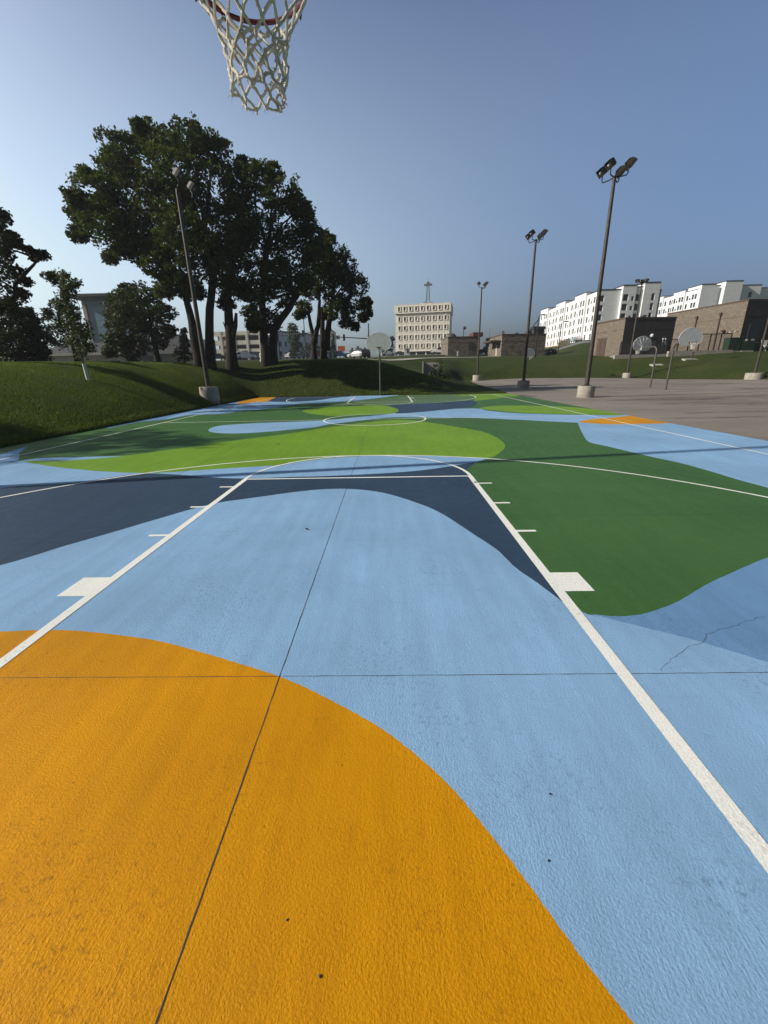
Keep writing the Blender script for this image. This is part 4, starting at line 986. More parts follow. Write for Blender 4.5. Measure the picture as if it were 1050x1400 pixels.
b = MB(); dz = zc_top-zc0
for k in range(2):
    b.box((-.05, 4.3+k*1.3+.65, 1.45), (.06, 1.24, 2.75)); 
    for zz in (.8, 2.0): b.box((-.09, 4.3+k*1.3+.65, zz), (.03, 1.0, 1.0))
b.box((-.03, 5.6, 2.9), (.1, 2.8, .12)); b.build('double_door', m_brown, bC)
MB().ball((4.6, -.18, dz*.52), .28, n=10).box((4.6, -.06, dz*.52), (.2, .14, .2)).build('wall_lamp', m_board, bC, True)
MB().box((6.6, -.1, dz*.36), (.12, .18, 1.0)).box((7.0, -.1, dz*.36), (.12, .18, 1.0)).build('pipe', m_board, bC)
MB().lathe([(.35, 0), (.35, .5), (.5, .55), (.5, .7), (.1, .8)], (5.5, 4.0, dz), 10).build('roof_vent', m_galv, bC, True)
pd = at(1024, 409, 73); zd0 = hz(pd.x, 72)-.15
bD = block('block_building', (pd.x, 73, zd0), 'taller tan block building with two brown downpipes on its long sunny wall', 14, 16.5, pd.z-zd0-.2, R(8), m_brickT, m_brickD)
hD = pd.z-zd0
for yy in (4.4, 9.2):
    b = MB(); b.tube([(-.16, yy, .4), (-.16, yy, hD*.78)], .10, 8); b.box((-.18, yy, hD*.80), (.34, .42, .42)); b.box((-.10, yy, hD*.3), (.2, .3, .06)); b.build('downpipe', m_brown, bD)
MB().ball((-.3, 3.1, hD*.46), .34, n=10, sc=(1, 1, .7)).box((-.1, 3.1, hD*.46), (.3, .2, .2)).build('wall_lamp', M('red_lamp', (.14,.05,.04), .5), bD, True)
b = MB(); b.box((2.4, -.04, 3.3), (2.3, .06, 2.3)); b.box((2.4, -.06, 1.2), (2.3, .06, 1.5)); b.box((2.4, -.09, 2.1), (2.6, .1, .12)); b.build('door', m_trimd, bD)
for k in range(5): MB().box((-.06, .6+.45*k, hD*.42+.05*((k*7) % 3)), (.1, .16, .14)).build('wall_fixture', m_board if k % 2 else m_brown, bD)

# ledge-stone pavilions
pe = at(684.6, 487, 91); ze = hz(pe.x+4, 92)-.1; he = at(700, 456.5, 91).z-ze
bE = block('stone_building', (pe.x, 91, ze), 'wider flat roofed ledge stone building with vents on its roof, left of the white apartments', at(746.6, 470, 91).x-pe.x, 12, he-.2, R(3), m_stone, m_stone)
b = MB(); b.span((-2.1, .6, he*.68), (0, 6.5, he*.68+.28)); b.build('canopy', m_brown, bE)
MB().box((-.04, 3.2, 1.2), (.06, 1.0, 2.3)).build('door', m_tanw, bE)
for (x, y, r, h) in ((1.0, 3, .22, .9), (1.6, 4, .14, .7), (4.2, 4, .5, .55), (6.5, 3.5, .6, .9), (7.4, 4.5, .55, .7)):
    MB().lathe([(r*.6, 0), (r*.6, h*.6), (r, h*.65), (r, h*.9), (r*.3, h)], (x, y, he), 10).build('roof_vent', m_galv, bE, True)
b = MB(); b.span((7.2, 2, he), (9.4, 5, he+1.0)); b.span((7.0, 1.8, he+1.0), (9.6, 5.2, he+1.5)); b.build('roof_unit', m_trimd, bE)
pf = at(612, 486, 100); zf = hz(pf.x+3, 101)-.1; hf = at(630, 460, 100).z-zf
bF = block('stone_building', (pf.x, 100, zf), 'narrower ledge stone building with a dark red canopy, right of the cream office block', at(655.5, 470, 100).x-pf.x, 9, hf-.2, R(3), m_stone, m_stone)
b = MB(); b.span((5.4, -.9, hf-.1), (7.6, 3, hf+.75)); b.build('canopy', m_redb, bF)
b = MB(); b.box((5.2, -.05, 1.55), (1.05, .08, 2.6)); b.box((5.2, -.08, 1.9), (1.25, .05, .1)); b.build('door', m_trimd, bF)
b = MB(); b.lathe([(1.4, 0), (1.25, .5), (.8, .95), (.1, 1.15)], (1.6, 5, hf), 12); b.build('roof_dome', m_galv, bF, True)
b = MB(); b.tube([(4.3, 4, hf), (4.3, 4, hf+1.9)], .08, 6); b.ball((4.5, 4, hf+2.1), .4, n=8); b.build('roof_vent', m_trimd, bF, True)

# white wrapped apartment blocks under construction
def apartments(x0, y0, ylen, zb, ztop, label, fronts, floors, seed):
    rnd = random.Random(seed); root = thing('apartment_building', (x0, y0, zb), label, 'building'); hg = ztop-zb
    b = MB(); gd = 1.0; fl = (hg-gd-.9)/floors; nb = 6; bl = ylen/nb; rf = MB(); wins = []
    o_prev = None
    for k in range(nb):                     # bays run back from the corner, alternately stepped forward
        ya, yb = k*bl, (k+1)*bl; fwd = .55 if k % 2 else 0.0; up_ = .75 if k % 2 else 0.0
        holes = []
        for f in range(floors):
            for j, (c_, ww, hh, dz) in enumerate(((.16, 1.15, 1.75, 0), (.38, .8, .9, -.45), (.62, 1.15, 1.75, 0), (.85, 1.15, 1.75, 0))):
                if j == 1 and (k+f) % 3 == 0: continue
                cz = gd+f*fl+fl*.52+dz; cu = bl*c_; holes.append((cu-ww/2, cz-hh/2, cu+ww/2, cz+hh/2))
        o = (-fwd, yb, 0); wall(b, o, (0, -1, 0), bl, hg+up_, holes, .3)
        for h_ in holes: wins.append((o, (0, -1, 0), h_))
        if fwd: wall(b, (-fwd, ya, 0), (1, 0, 0), fwd, hg+up_); wall(b, (0, yb, 0), (-1, 0, 0), fwd, hg+up_)
        rf.span((-fwd-.06, ya+.01, hg+up_), (4, yb-.01, hg+up_+.22))
        if up_: wall(b, (4, ya, hg), (0, 1, 0), bl, up_); wall(b, (0, ya, hg), (1, 0, 0), 4, up_); 
    xx = 0
    for (wd, st, up_, cols) in fronts:      # camera-facing fronts step out and up
        holes = []
        for f in range(floors):
            for (c_, ww, hh, dz) in cols:
                cz = gd+f*fl+fl*.5+dz; holes.append((c_-ww/2, cz-hh/2, c_+ww/2, cz+hh/2))
        o = (xx, -st, 0); wall(b, o, (1, 0, 0), wd, hg+up_, holes, .25)
        for h_ in holes: wins.append((o, (1, 0, 0), h_))
        if xx == 0 and st: wall(b, (0, 0, 0), (0, -1, 0), st, hg+up_); wall(b, (0, 6, hg), (0, -1, 0), 6, up_)
        elif st or up_: wall(b, (xx, 6, 0), (0, -1, 0), 6+st, hg+up_)
        if st or up_: wall(b, (xx+wd, -st, 0), (0, 1, 0), 6+st, hg+up_)
        rf.span((xx-.08, -st-.08, hg+up_), (xx+wd+.03, 6, hg+up_+.3)); xx += wd
    wall(b, (xx, 0, 0), (0, 1, 0), ylen, hg); wall(b, (xx, ylen, 0), (-1, 0, 0), xx, hg); b.quad((0, 0, hg-.01), (xx, 0, hg-.01), (xx, ylen, hg-.01), (0, ylen, hg-.01))
    b.build('wall', m_white, root); rf.build('roof_edge', m_trimd, root)
    g = MB(); g.span((-.35, -.2, -3), (xx+.2, ylen+.2, gd-.15)); g.span((-1.6, 4, gd-.18), (-.36, ylen-1, gd+.12)); g.build('base_storey', m_tan, root)
    vis = wins[:]
    for o, u, h_ in vis[:200]: window(root, o, u, h_, .3 if abs(u[1]) > .5 else .25)
    return root, hg
w1 = at(821, 397, 140); zb1 = at(815, 468, 140).z
blank = []
apartments(w1.x, 140, 50, zb1-.5, w1.z, 'nearer white wrapped apartment block with a long sunny windowed side, left of the tan buildings',
   [(6.3, 0, .0, [(.75, 1.3, 1.7, 0)]), (4.0, .9, .95, [(1.1, 1.6, 1.8, 0), (3.2, .8, 1.2, -.3)]), (2.2, .3, .55, [(1.1, 1.5, 1.8, 0)]), (4.6, 1.1, 1.55, [(2.9, 1.0, 1.9, 0)]), (1.2, -.8, .8, [])], 5, 1)
w2 = at(962, 391, 172); zb2 = 12.2
apartments(w2.x-1.5, 172, 40, zb2, w2.z-1.0, 'farther white wrapped apartment block showing above the long tan wall on the right',
   [(5.2, 1.4, 1.2, []), (2.4, .3, .9, []), (6.2, 2.6, 1.9, []), (8.2, 1.0, .7, [(4.6, 1.3, 1.9, 0)]), (7.8, .2, -.2, [(6.0, 1.7, 1.8, 0)])], 5, 2)

# left side, beyond the street
pl = at(60, 497, 75); zl = hz(-50, 75)-.2
bl_ = thing('low_building', (pl.x, 75, zl), 'long low beige building with dark windows and grey roofs, behind the left trees', 'building')
hl = at(100, 486.5, 75).z-zl; wl = at(200, 490, 75).x-pl.x; hh2 = [(6+2.8*k, .35, 7.7+2.8*k, hl-.85) for k in range(5)]
b = MB(); wall(b, (0, 0, -1), (1, 0, 0), wl, hl+1, [(a, b0+1, c_, d+1) for a, b0, c_, d in hh2], .3); wall(b, (0, 9, -1), (0, -1, 0), 9, hl+1); wall(b, (wl, 0, -1), (0, 1, 0), 9, hl+1)
b.span((wl+.01, 2.2, -1), (wl+9.6, 5.5, hl+.1)); b.build('wall', m_tanw, bl_)
for h_ in hh2: window(bl_, (0, 0, 0), (1, 0, 0), h_, .3, None, m_tanw)
b = MB(); b.span((-.6, -.6, hl), (wl+.4, 9.3, hl+.45)); b.build('fascia', m_conc2, bl_)
z1 = at(215, 456, 77).z-zl
b = MB(); b.extrude([(1.4, hl+.1), (6, hl+.1), (6, z1), (4.5, z1)], 'x', wl+.3, wl+5.0); b.extrude([(1.4, hl+.1), (6, hl+.1), (6, z1-.9), (4.5, z1-.9)], 'x', wl+5.0, wl+9.9)
b.extrude([(.4, hl+.45), (9, hl+.45), (9, hl+2.4), (5.5, hl+2.4)], 'x', -.4, wl+.2); b.build('roof', m_roofg, bl_)
pt = at(122, 497, 95); zt = hz(-62, 95)-.5; htw = at(120, 404, 95).z-zt
tw = thing('glass_tower', (-64.2, 95, zt), 'narrow blue glass tower with a thin overhanging roof, behind the round tree', 'building')
b = MB(); b.span((0, .2, 0), (.7, 8, htw-1.0)); b.span((.7, 1.2, 0), (9.0, 8, htw-1.6)); b.build('wall', m_conc2, tw)
b = MB(); 
for k in range(9): b.box((4.9, .6, 1.2+k*1.45), (8.1, .3, 1.40))
b.span((1.31, .7, htw-2.3), (9, 1.1, htw-1.75)); b.build('window', m_glassb, tw)
b = MB(); b.span((-2.2, -2.2, htw-.45), (9.6, 9, htw)); b.span((.2, .1, htw-1.0), (9.1, 8.2, htw-.46)); b.build('roof', m_roofg, tw)
# parking garage
pg = at(288, 493, 120); zg = hz(-42, 120)-.3; hgq = at(320, 453, 120).z-zg; wg = at(357, 480, 120).x-pg.x
ga = thing('parking_garage', (pg.x, 120, zg), 'open sided pale parking garage with horizontal concrete bands, seen between the dark trunks', 'building')
b = MB()
for (f0, f1) in ((.88, 1.0), (.56, .70), (.28, .42)): b.span((0, 0, hgq*f0), (wg, .4, hgq*f1))
for f0 in (.90, .58, .30): b.span((.1, .4, hgq*f0), (wg-.1, 16, hgq*f0+.35))
b.build('deck', m_cream, ga)
for k in range(5): MB().span((k*wg/4-.3 if k else 0, -.1, 0), (k*wg/4+.35 if k < 4 else wg, .55, hgq)).build('column', m_cream, ga)
b = MB(); b.span((.5, 6, 0), (wg-.5, 15, hgq*.9)); b.build('interior', m_trimd, ga)

# white four storey block
pw = at(372, 494, 132); zw = hz(-33, 132)-.3; hw = at(400, 455, 140).z-zw
wb = thing('white_building', (pw.x, 132, zw), 'white four storey block with a red corner, behind the traffic signal on the left', 'building', R(62))
holes = [(1.2+2.6*k, 1.2+2.9*f, 2.3+2.6*k, 2.7+2.9*f) for k in range(11) for f in range(4) if 2.7+2.9*f < hw-.2]
b = MB(); wall(b, (0, 0, -1), (1, 0, 0), 31, hw+1, [(a, z_+1, c_, d+1) for a, z_, c_, d in holes], .25); wall(b, (0, 10, -1), (0, -1, 0), 10, hw+1); wall(b, (31, 0, -1), (0, 1, 0), 10, hw+1); b.span((.02, .3, hw-.4), (30.98, 10, hw)); b.build('wall', M('white_stucco', (.66,.67,.69), .85, .08, .6), wb)
for h_ in holes: window(wb, (0, 0, 0), (1, 0, 0), h_, .25, m_trimd)
b = MB(); b.span((-.35, -.2, hw*.42), (2.2, -.03, hw*.86)); b.span((-.35, -.02, hw*.42), (-.03, 9, hw*.86)); b.build('red_panel', m_redb, wb)
MB().span((-.3, -.3, hw), (31.2, 10.2, hw+.3)).build('roof_edge', m_trimd, wb)
# far skyline pieces
for (xa, xb, yt, Y, lb, mt) in ((431, 437, 463, 260, 'slim pale tower block far off between the forked trunks', 'white_wrap'), (449, 456, 452, 230, 'pale high block far off, half behind the rightmost crest tree', 'pale_concrete'), (478, 486, 479, 200, 'low pale building far off under the right hand traffic signal', 'beige_wall'), (486, 494, 476, 230, 'grey stepped building far off, left of the signal post', 'pale_concrete'), (496, 503, 479, 190, 'dark low building far off beside the signal post', 'grey_roof'), (522, 533, 478, 180, 'grey low building far off between the far hoop and the cream office block', 'weathered_steel')):
    a = at(xa, yt, Y); c_ = at(xb, yt, Y); zz = hz(a.x, Y)-.5; hgx = a.z-zz; r_ = thing('far_building', (a.x, Y, zz), lb, 'building'); wx = c_.x-a.x
    hs = [(wx*(.12+.29*i), hgx*.2+.2+j*3, wx*(.12+.29*i)+wx*.16, hgx*.2+1.6+j*3) for i in range(3) for j in range(5) if hgx*.2+1.8+j*3 < hgx]
    b = MB(); wall(b, (0, 0, 0), (1, 0, 0), wx, hgx, hs, .2); wall(b, (0, 10, 0), (0, -1, 0), 10, hgx); wall(b, (wx, 0, 0), (0, 1, 0), 10, hgx); b.quad((0, 0, hgx), (wx, 0, hgx), (wx, 10, hgx), (0, 10, hgx)); b.build('wall', bpy.data.materials[mt], r_)
    for h_ in hs: window(r_, (0, 0, 0), (1, 0, 0), h_, .2)
    MB().span((wx*.2, 2, hgx), (wx*.5, 5, hgx+1.2)).span((-.15, -.15, hgx-.3), (wx+.15, -.01, hgx)).build('roof_unit', m_roofg, r_)
# ------------------------------------------------------------------ vehicles
def vehicle(x, y, rz, kind, paint_, label, cat=None):
    z = hz(x, y)+.09; root = thing({'pickup': 'pickup_truck', 'suv': 'parked_car', 'sedan': 'parked_car', 'box': 'box_truck'}[kind], (x, y, z), label, cat or {'pickup': 'pickup truck', 'suv': 'car', 'sedan': 'car', 'box': 'truck'}[kind], rz)
    L, Wd, Ht, prof_, gl = {
      'sedan': (4.6, 1.8, 1.45, [(-2.3,.35),(2.3,.35),(2.3,.72),(2.1,.82),(1.15,.92),(.45,1.42),(-.85,1.45),(-1.6,1.0),(-2.25,.95)], [(.98,.95),(.42,1.36),(-.82,1.39),(-1.42,.98)]),
      'suv': (4.7, 1.9, 1.75, [(-2.3,.4),(2.35,.4),(2.35,.85),(2.15,1.0),(1.15,1.08),(.5,1.68),(-1.75,1.72),(-2.2,1.1),(-2.35,1.0)], [(.98,1.12),(.47,1.6),(-1.68,1.62),(-1.98,1.14)]),
      'pickup': (5.6, 1.95, 1.85, [(-2.8,.5),(2.8,.5),(2.8,1.0),(2.6,1.12),(1.35,1.18),(.75,1.8),(-.65,1.84),(-.95,1.2),(-2.8,1.15)], [(1.18,1.2),(.7,1.72),(-.6,1.75),(-.82,1.22)]),
      'box': (6.0, 2.2, 2.4, [(-3,.5),(3,.5),(3,1.1),(2.6,1.25),(2.1,1.95),(1.2,2.0),(1.2,1.3),(-3,1.3)], [(2.5,1.28),(2.08,1.85),(1.35,1.88),(1.35,1.28)])}[kind]
    b = MB(); b.extrude(prof_, 'y', -Wd/2, Wd/2)
    for v in range(len(b.v)):
        q = b.v[v]
        if q[2] > 1.1: b.v[v] = (q[0], q[1]*.86, q[2])
    b.build('body', paint_, root)
    g = MB()
    for s in (-1, 1):
        o = [(p[0], s*(Wd/2*.93+.012 if p[1] < 1.25 else Wd/2*.865+.014), p[1]) for p in gl]; g.add(o, [(0, 1, 2, 3)])
    x0, z0_ = gl[0]; x1, z1_ = gl[1]; g.quad((x0+.14, -Wd*.42, z0_), (x0+.14, Wd*.42, z0_), (x1+.12, Wd*.39, z1_), (x1+.12, -Wd*.39, z1_))
    x0, z0_ = gl[3]; x1, z1_ = gl[2]; g.quad((x0-.2, -Wd*.42, z0_), (x0-.2, Wd*.42, z0_), (x1-.13, Wd*.39, z1_), (x1-.13, -Wd*.39, z1_)); g.build('window', m_glass, root)
    for sx in (-L*.31, L*.31):
        for s in (-1, 1):
            wl_ = MB().tube([(sx, s*(Wd/2-.22), .34), (sx, s*(Wd/2+.01), .34)], .34, 14).build('wheel', m_rubber, root, True)
            MB().tube([(sx, s*(Wd/2-.0), .34), (sx, s*(Wd/2+.03), .34)], .2, 10).build('rim', m_galv, wl_)
    zt_ = prof_[2][1]-.12
    for s in (-1, 1):
        MB().box((L/2+.0, s*Wd*.36, zt_), (.08, .34, .16)).build('headlight', m_head, root); MB().box((-L/2+.0, s*Wd*.40, zt_+.08), (.1, .22, .26)).build('tail_light', m_tail, root)
    if kind == 'box': MB().span((-3, -1.1, 1.31), (1.15, 1.1, 2.9)).build('cargo_box', m_white, root)
    return root
def vx(px_, Y): return at(px_, 491, Y).x
vehicle(vx(336, 100), 100, R(28), 'suv', car_paint('paint_car_white', (.82,.82,.82)), 'white car with red tail lights parked on the street left of the hydrant')
vehicle(vx(353, 104), 104, R(15), 'suv', car_paint('paint_car_grey', (.10,.105,.11)), 'grey car partly behind the white car with red tail lights')
vehicle(vx(300, 102), 102, R(8), 'sedan', car_paint('paint_car_slate', (.07,.075,.085)), 'dark slate car half hidden behind the broken stub trunk')
vehicle(vx(196, 70), 70.5, R(10), 'suv', car_paint('paint_car_black', (.03,.03,.032)), 'black car on the street behind the round tree trunk')
vehicle(vx(401, 112), 112, R(60), 'sedan', car_paint('paint_car_silver', (.34,.36,.36)), 'silver car on the street beneath the left traffic signal')
vehicle(vx(411, 114), 115, R(50), 'sedan', car_paint('paint_car_dark', (.035,.04,.045)), 'dark car right behind the silver car')
vehicle(vx(437, 104), 104, R(100), 'pickup', car_paint('paint_truck_red', (.22,.03,.03)), 'red pickup truck between the two right hand tree trunks')
vehicle(vx(465, 122), 122, R(175), 'pickup', car_paint('paint_truck_blue', (.03,.13,.45)), 'bright blue pickup truck below the orange sign')
vehicle(vx(489, 100), 100, R(150), 'sedan', car_paint('paint_car_white2', (.6,.6,.6)), 'small white car far off left of the signal post')
vehicle(vx(499, 97), 97, R(100), 'suv', car_paint('paint_car_black2', (.035,.035,.04)), 'black car beside the foot of the signal post')
vehicle(vx(531, 140), 140, R(10), 'sedan', car_paint('paint_car_white3', (.6,.6,.6)), 'white car far off just left of the cream office block')
vehicle(vx(603, 116), 116, R(175), 'pickup', car_paint('paint_truck_white', (.66,.66,.66)), 'white pickup truck in front of the right end of the cream office block')
vehicle(vx(664, 112), 113, R(5), 'pickup', car_paint('paint_truck_black', (.015,.015,.018)), 'black pickup truck parked in the gap between the two stone buildings')
vehicle(vx(549, 150), 170, R(5), 'sedan', car_paint('paint_car_slate2', (.05,.055,.065)), 'dark car parked under the cream office block, left of the white kiosk')
q = at(786, 472, 150); vehicle(q.x, 150, R(80), 'suv', car_paint('paint_car_teal', (.25,.36,.38)), 'pale teal car parked along the tan base of the nearer white apartments')
q = at(797, 470, 144); vehicle(q.x-2, 143, R(70), 'sedan', car_paint('paint_car_white4', (.6,.6,.62)), 'white car parked along the tan base of the nearer white apartments')

# ------------------------------------------------------------------ street furniture
def signal(x, y, reach, armz, hgt, heads, label, lampup=False):
    z = hz(x, y); root = thing('traffic_signal', (x, y, z), label, 'traffic signal')
    b = MB(); b.lathe([(.3, -.1), (.3, .3), (.2, .4)], n=12); b.tube([(0, 0, 0), (0, 0, hgt)], [.17, .11], 10); b.build('pole', m_black, root, True)
    b = MB(); b.tube([(0, 0, armz[0]), (reach*.5, 0, armz[0]*.5+armz[1]*.5+.05), (reach, 0, armz[1])], [.13, .1, .06], 8)
    if lampup: b.tube([(0, 0, hgt-.1), (-.5, 0, hgt+.25), (-1.6, 0, hgt+.35)], .06, 6); b.box((-1.8, 0, hgt+.33), (.7, .3, .14))
    b.build('mast_arm', m_steelg, root, True)
    for i, (f, kind) in enumerate(heads):
        xx = reach*f; zz = armz[0]*(1-f)+armz[1]*f
        if kind == 'head':
            h_ = MB().box((xx, -.15, zz), (.42, .3, 1.25)); 
            for k in range(3): h_.tube([(xx, -.3, zz+.38-.38*k), (xx, -.5, zz+.40-.38*k)], .15, 8)
            hd = h_.build('signal_head', m_black, root); MB().ball((xx, -.3, zz+.38), .12, n=8).build('lens', m_red, hd, True)
        else: MB().box((xx, -.1, zz), (.75, .05, .75)).build('sign', m_conc2, root)
    return root
s1 = at(505, 491, 95); signal(s1.x, 95, at(456, 461, 95).x-s1.x, (at(505, 463, 95).z-hz(s1.x, 95), at(456, 461, 95).z-hz(s1.x, 95)), at(505, 442, 95).z-hz(s1.x, 95), [(1.0, 'head'), (.87, 'sign'), (.7, 'head'), (.0, 'head')], 'dark traffic signal post with its long arm reaching left, near the far hoop')
s2 = at(383, 492, 95); signal(s2.x, 95, at(436, 455, 95).x-s2.x, (at(383, 459, 95).z-hz(s2.x, 95), at(436, 454, 95).z-hz(s2.x, 95)), at(383, 446, 95).z-hz(s2.x, 95), [(.62, 'head'), (.97, 'head')], 'traffic signal post whose arm reaches right toward the forked trunks', True)
def lamp(x, y, z, hgt, label, arm, name='street_lamp', brace=None, r=.09, dbl=False):
    root = thing(name, (x, y, z), label, 'street lamp'); b = MB(); b.tube([(0, 0, -.2), (0, 0, hgt*.5), (0, 0, hgt)], [r*1.3, r, r*.8], 8); b.lathe([(r*2.2, -.1), (r*2.2, .3), (r*1.3, .4)], n=10); b.build('pole', m_black, root, True)
    b = MB(); b.tube([(0, 0, hgt-.05), (arm*.3, 0, hgt+.35), (arm, 0, hgt+.45)], r*.5, 6)
    if brace: b.tube([(0, 0, hgt-.3), (brace[0], 0, brace[1])], r*.7, 6)
    b.build('arm', m_black, root, True); MB().box((arm*1.05, 0, hgt+.42), (.8, .32, .16), top=.8).build('lamp_head', m_lamp, root)
    return root
q = at(419, 492, 90); lamp(q.x, 90, hz(q.x, 90), at(414, 434, 90).z-hz(q.x, 90), 'tall thin street lamp rising between the crest trees, arm pointing left', -1.9)
q = at(762, 490, 84); lamp(q.x, 84, hz(q.x, 84), at(766, 443, 84).z-hz(q.x, 84), 'thin street lamp in front of the sunny side of the nearer white apartments', .9, r=.07)
q = at(731, 492, 80); lamp(q.x, 80, hz(q.x, 80), at(735.5, 434, 80).z-hz(q.x, 80), 'dark lamp post with a slanting brace in front of the wider stone building', .7, brace=(at(722, 456, 80).x-q.x, at(722, 456, 80).z-hz(q.x, 80)), r=.1)
q = at(668, 480, 130); rt_ = thing('radio_mast', (q.x, 130, hz(q.x, 130)), 'hair thin mast standing far behind the gap between the stone buildings', 'mast'); MB().tube([(0, 0, 0), (0, 0, at(668, 448, 130).z-hz(q.x, 130))], [.12, .05], 5).build('pole', m_steelg, rt_); MB().box((0, 0, 3), (.5, .5, .4)).build('junction_box', m_steelg, rt_)
# orange sign
q = at(467, 480, 150); zq = hz(q.x, 150); sg_ = thing('shop_sign', (q.x, 150, zq), 'plain orange sign board on a tall post above the blue pickup', 'sign'); ha, hb = at(467, 480, 150).z-zq, at(467, 473, 150).z-zq
MB().box((0, 0, (ha+hb)/2), (2.4, .4, hb-ha)).build('panel', m_orange, sg_); MB().tube([(-.7, 0, 0), (-.7, 0, ha)], .12, 6).tube([(.7, 0, 0), (.7, 0, ha)], .12, 6).build('post', m_steelg, sg_)
# hydrant, posts, kiosk
q = at(357.5, 494, 48); hy = thing('fire_hydrant', (q.x, 48, hz(q.x, 48)), 'white fire hydrant on the grass at the street edge beside the white car', 'hydrant')
MB().lathe([(.19, 0), (.19, .08), (.12, .1), (.12, .62), (.16, .64), (.16, .7), (.10, .84), (.03, .9)], n=14).build('body', m_head, hy, True)
for s in (-1, 1): MB().tube([(s*.1, 0, .5), (s*.21, 0, .5)], .06, 8).build('nozzle', m_head, hy)
q = at(455.3, 498, 41); wp = thing('marker_post', (q.x, 41, hz(q.x, 41)), 'short white marker post on the grass in front of the rightmost crest tree', 'post')
MB().tube([(0, 0, -.1), (0, 0, .62)], .05, 8).build('post', m_head, wp, True); MB().ball((0, 0, .64), .055, n=8).build('cap', m_head, wp, True)
q = at(556.5, 486, 112); ki = thing('kiosk', (q.x, 112, hz(q.x, 112)), 'small white kiosk with a dark opening in front of the cream office block', 'kiosk'); hk = at(556.5, 476.5, 112).z-hz(q.x, 112)
MB().span((-.7, 0, 0), (.7, 1.4, hk)).build('wall', m_head, ki); MB().box((.15, -.02, hk*.55), (.4, .06, hk*.4)).build('door', m_trimd, ki); MB().span((-.85, -.15, hk), (.85, 1.5, hk+.12)).build('roof', m_head, ki)
# railings by the narrow stone building
q = at(633, 488, 96); rl = thing('railing', (q.x-1, 96, hz(q.x, 96)), 'pale metal railing with a white post beside the door of the narrower stone building', 'railing')
b = MB()
for k in range(9): b.tube([(k*.45, 0, 0), (k*.45, 0, 1.05)], .03, 5)
for zz in (.5, 1.05): b.tube([(0, 0, zz), (3.6, 0, zz)], .03, 5)
b.build('rail', m_galv, rl); MB().box((-.2, 0, .5), (.25, .25, 1.1)).build('post', m_head, rl)
# headwall in the swale
q = at(590, 510, 50); hd_ = thing('culvert_headwall', (q.x, 50, hz(q.x, 50)-.3), 'grey concrete headwall set into the grass dip behind the far baseline', 'headwall', R(-6))
a0, a1 = at(581, 499, 50), at(602.5, 500, 50); wq = a1.x-a0.x; hq = a0.z-(hz(q.x, 50)-.3)+.25
MB().span((-wq/2, 0, -.6), (wq/2, .35, hq)).span((-wq/2-.15, -.9, -.6), (-wq/2-.01, .3, hq+.12)).build('wall', m_conc2, hd_); MB().tube([(.3, -.05, .28), (.3, .2, .28)], .3, 14).build('pipe_mouth', m_trimd, hd_)

# ------------------------------------------------------------------ fence and plant by the tan buildings
def fence(x0, y0, x1, y1, label, hgt, step=1.7, brace=False):
    n = max(2, int(math.hypot(x1-x0, y1-y0)/step)); z0_ = hz(x0, y0); root = thing('metal_fence', (x0, y0, z0_), label, 'fence'); b = MB(); pts = []
    for i in range(n+1):
        x, y = x0+(x1-x0)*i/n, y0+(y1-y0)*i/n; z = hz(x, y)-z0_; pts.append((x-x0, y-y0, z))
        MB().tube([(x-x0, y-y0, z-.15), (x-x0, y-y0, z+hgt)], .085, 6).build('post', m_black, root)
    for zz in (hgt-.04, .12): b.tube([(p[0], p[1], p[2]+zz) for p in pts], .07, 6)
    b.build('rail', m_black, root); m_ = MB()
    for a, c_ in zip(pts, pts[1:]):
        for k in range(1, 12):
            q_ = Vector(a).lerp(Vector(c_), k/12); m_.tube([q_+Vector((0, 0, .12)), q_+Vector((0, 0, hgt-.05))], .013, 3, cap=False)
        for k in range(1, 10):
            zz = .12+k*(hgt-.2)/10; m_.tube([Vector(a)+Vector((0, 0, zz)), Vector(c_)+Vector((0, 0, zz))], .010, 3, cap=False)
    m_.build('mesh_panel', m_black, root); return root
fa = at(840, 484, 68.3); fb = at(1010, 480, 68.3)
fence(fa.x+.8, 68.4, fa.x+9.5, 68.4, 'dark brown mesh fence in front of the dark front wall of the lower tan building', 2.1)
fence(fa.x+9.6, 68.6, fb.x-.6, 69.6, 'dark brown mesh fence along the long sunny wall with the downpipes', 2.7)
tb = MB; q = at(1006, 481, 67.2)
for (xx, wd, hgt, lb, mt) in ((0, 1.7, 1.9, 'green utility cabinet nearest the fence end by the tall tan building', m_green), (2.0, 1.8, 1.85, 'darker green utility cabinet with white labels, right of the other cabinet', m_green)):
    r_ = thing('utility_cabinet', (q.x-.8+xx, 67.3, hz(q.x+xx, 67.3)), lb, 'cabinet'); MB().span((-.9, -.7, -.2), (.9, .7, .12)).build('plinth', m_conc2, r_)
    MB().span((-wd/2, -.6, .12), (wd/2, .6, hgt)).span((-wd/2-.04, -.64, hgt), (wd/2+.04, .64, hgt+.07)).build('body', mt, r_); MB().box((0, -.61, hgt*.5), (.03, .03, hgt*.8)).build('door_seam', m_black, r_)
    if xx: MB().box((-.45, -.61, hgt*.86), (.3, .02, .28)).build('label_plate', m_head, r_); MB().box((.5, -.61, hgt*.86), (.45, .02, .28)).build('label_plate', m_conc2, r_)
q = at(1033, 481, 68); r_ = thing('condenser_unit', (q.x, 68.4, hz(q.x, 68.4)), 'black air conditioning unit right of the green cabinets', 'condenser'); MB().span((-.55, -.5, 0), (.55, .5, 1.2)).build('body', m_black, r_); MB().lathe([(.42, 1.2), (.42, 1.27), (.1, 1.3)], n=14).build('fan_grille', m_trimd, r_)
q = at(1045, 481, 69); r_ = thing('garden_chair', (q.x, 69, hz(q.x, 69)), 'white plastic chair standing alone at the right edge of the lawn', 'chair')
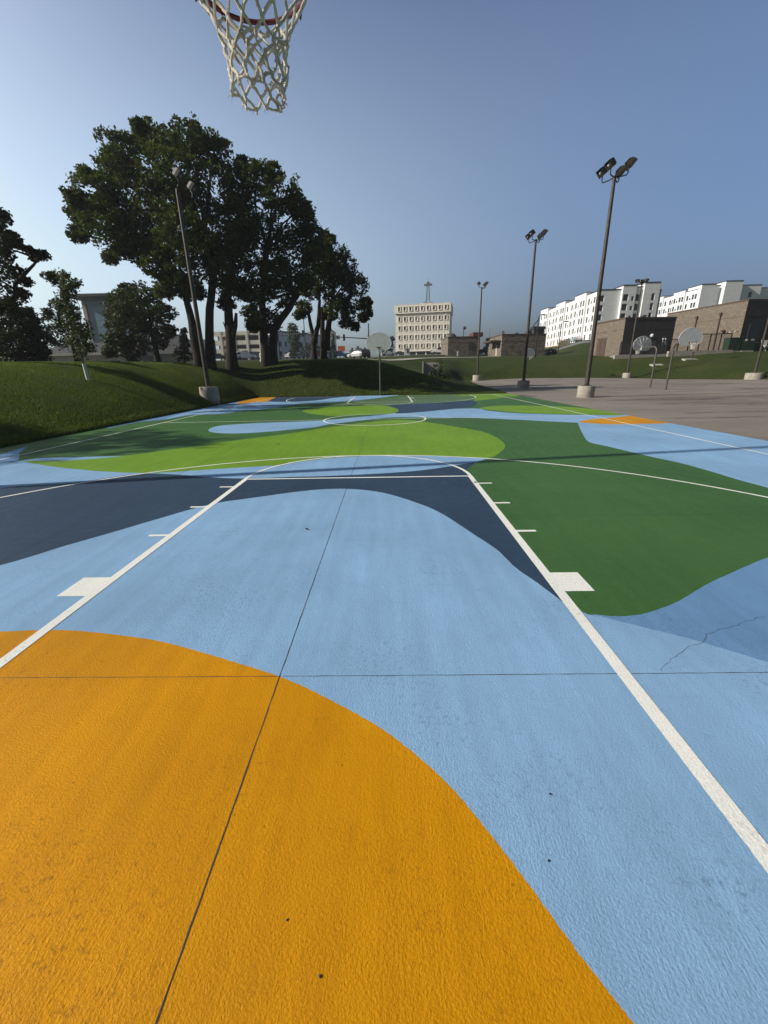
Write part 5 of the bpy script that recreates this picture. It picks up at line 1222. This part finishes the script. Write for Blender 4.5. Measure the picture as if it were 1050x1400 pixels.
MB().box((0, 0, .75), (1.0, .9, .08)).build('seat', m_head, r_)
b = MB(); b.box((0, .45, 1.55), (1.0, .07, .12)); 
for k in range(5): b.box((-.4+.2*k, .45, 1.2), (.1, .06, .8))
b.build('backrest', m_head, r_)
for sx in (-1, 1):
    for sy in (-1, 1): MB().tube([(sx*.44, sy*.38, 0), (sx*.42, sy*.36, .72)], .05, 6).build('leg', m_head, r_)
# low retaining walls and slabs on the right bank
def slab(name, pxl, Y, sx, sy, h, label, cat, mat=m_conc2):
    q_ = at(pxl, 490, Y); o = MB().box((0, 0, h/2-.1), (sx, sy, h+.2)).box((0, 0, h+.002), (sx*.93, sy*.93, .03)).build(name, mat); o.location = (q_.x, Y, hz(q_.x, Y)); tag(o, label, cat)
    if sy > .6: o.rotation_euler.x = math.atan(hz(q_.x, Y+.5)-hz(q_.x, Y-.5))
slab('retaining_wall', 955, 66.6, 9.5, .4, .55, 'low grey concrete wall at the foot of the fence by the downpipes', 'wall', m_conc)
slab('retaining_wall', 880, 67.1, 9.0, .35, .35, 'low pale kerb wall below the fence in front of the dark front wall', 'wall')
slab('concrete_slab', 944, 63.4, 1.9, .9, .10, 'pale slab with a small post on the right lawn below the low grey wall', 'slab')
slab('concrete_slab', 902, 62, 2.0, .9, .03, 'flat pale slab flush in the right lawn, left of the slab with the post', 'slab')
q = at(946, 490, 63.4); r_ = thing('vent_post', (q.x, 63.4, hz(q.x, 63.4)+.1), 'stubby dark post on the pale slab on the right lawn', 'post'); MB().tube([(0, 0, 0), (0, 0, .75)], .09, 8).build('post', m_trimd, r_, True); MB().ball((0, 0, .8), .15, n=8).build('cap', m_trimd, r_, True)
# roadside clutter at the building site
for (px_, Y, lb, mt) in ((771, 146, 'tan pallet stack at the building site below the white apartments', m_tan), (778, 148, 'pale material stack at the building site below the white apartments', m_conc2)):
    q = at(px_, 475, Y); r_ = thing('material_stack', (q.x-1, Y, hz(q.x-1, Y)), lb, 'stack')
    for k in range(3): MB().box((.1*k, 0, .35+k*.62), (2.2-.3*k, 1.2, .56)).build('bundle', mt, r_)

# ------------------------------------------------------------------ thin smoke haze in the air
hzb = MB().span((-420, -120, -1.6), (420, 460, 47))
hm_ = bpy.data.materials.new('haze'); hm_.use_nodes = True; hn = hm_.node_tree; hn.nodes.clear()
ho = hn.nodes.new('ShaderNodeOutputMaterial'); hv = hn.nodes.new('ShaderNodeVolumePrincipled'); hv.inputs['Color'].default_value = (.90, .95, 1, 1); hv.inputs['Density'].default_value = .0005; hv.inputs['Anisotropy'].default_value = .35
hn.links.new(hv.outputs[0], ho.inputs['Volume']); hb = hzb.build('haze', hm_); tag(hb, kind='stuff'); tag(hb, 'thin pale smoke haze in the air over the park', 'haze')
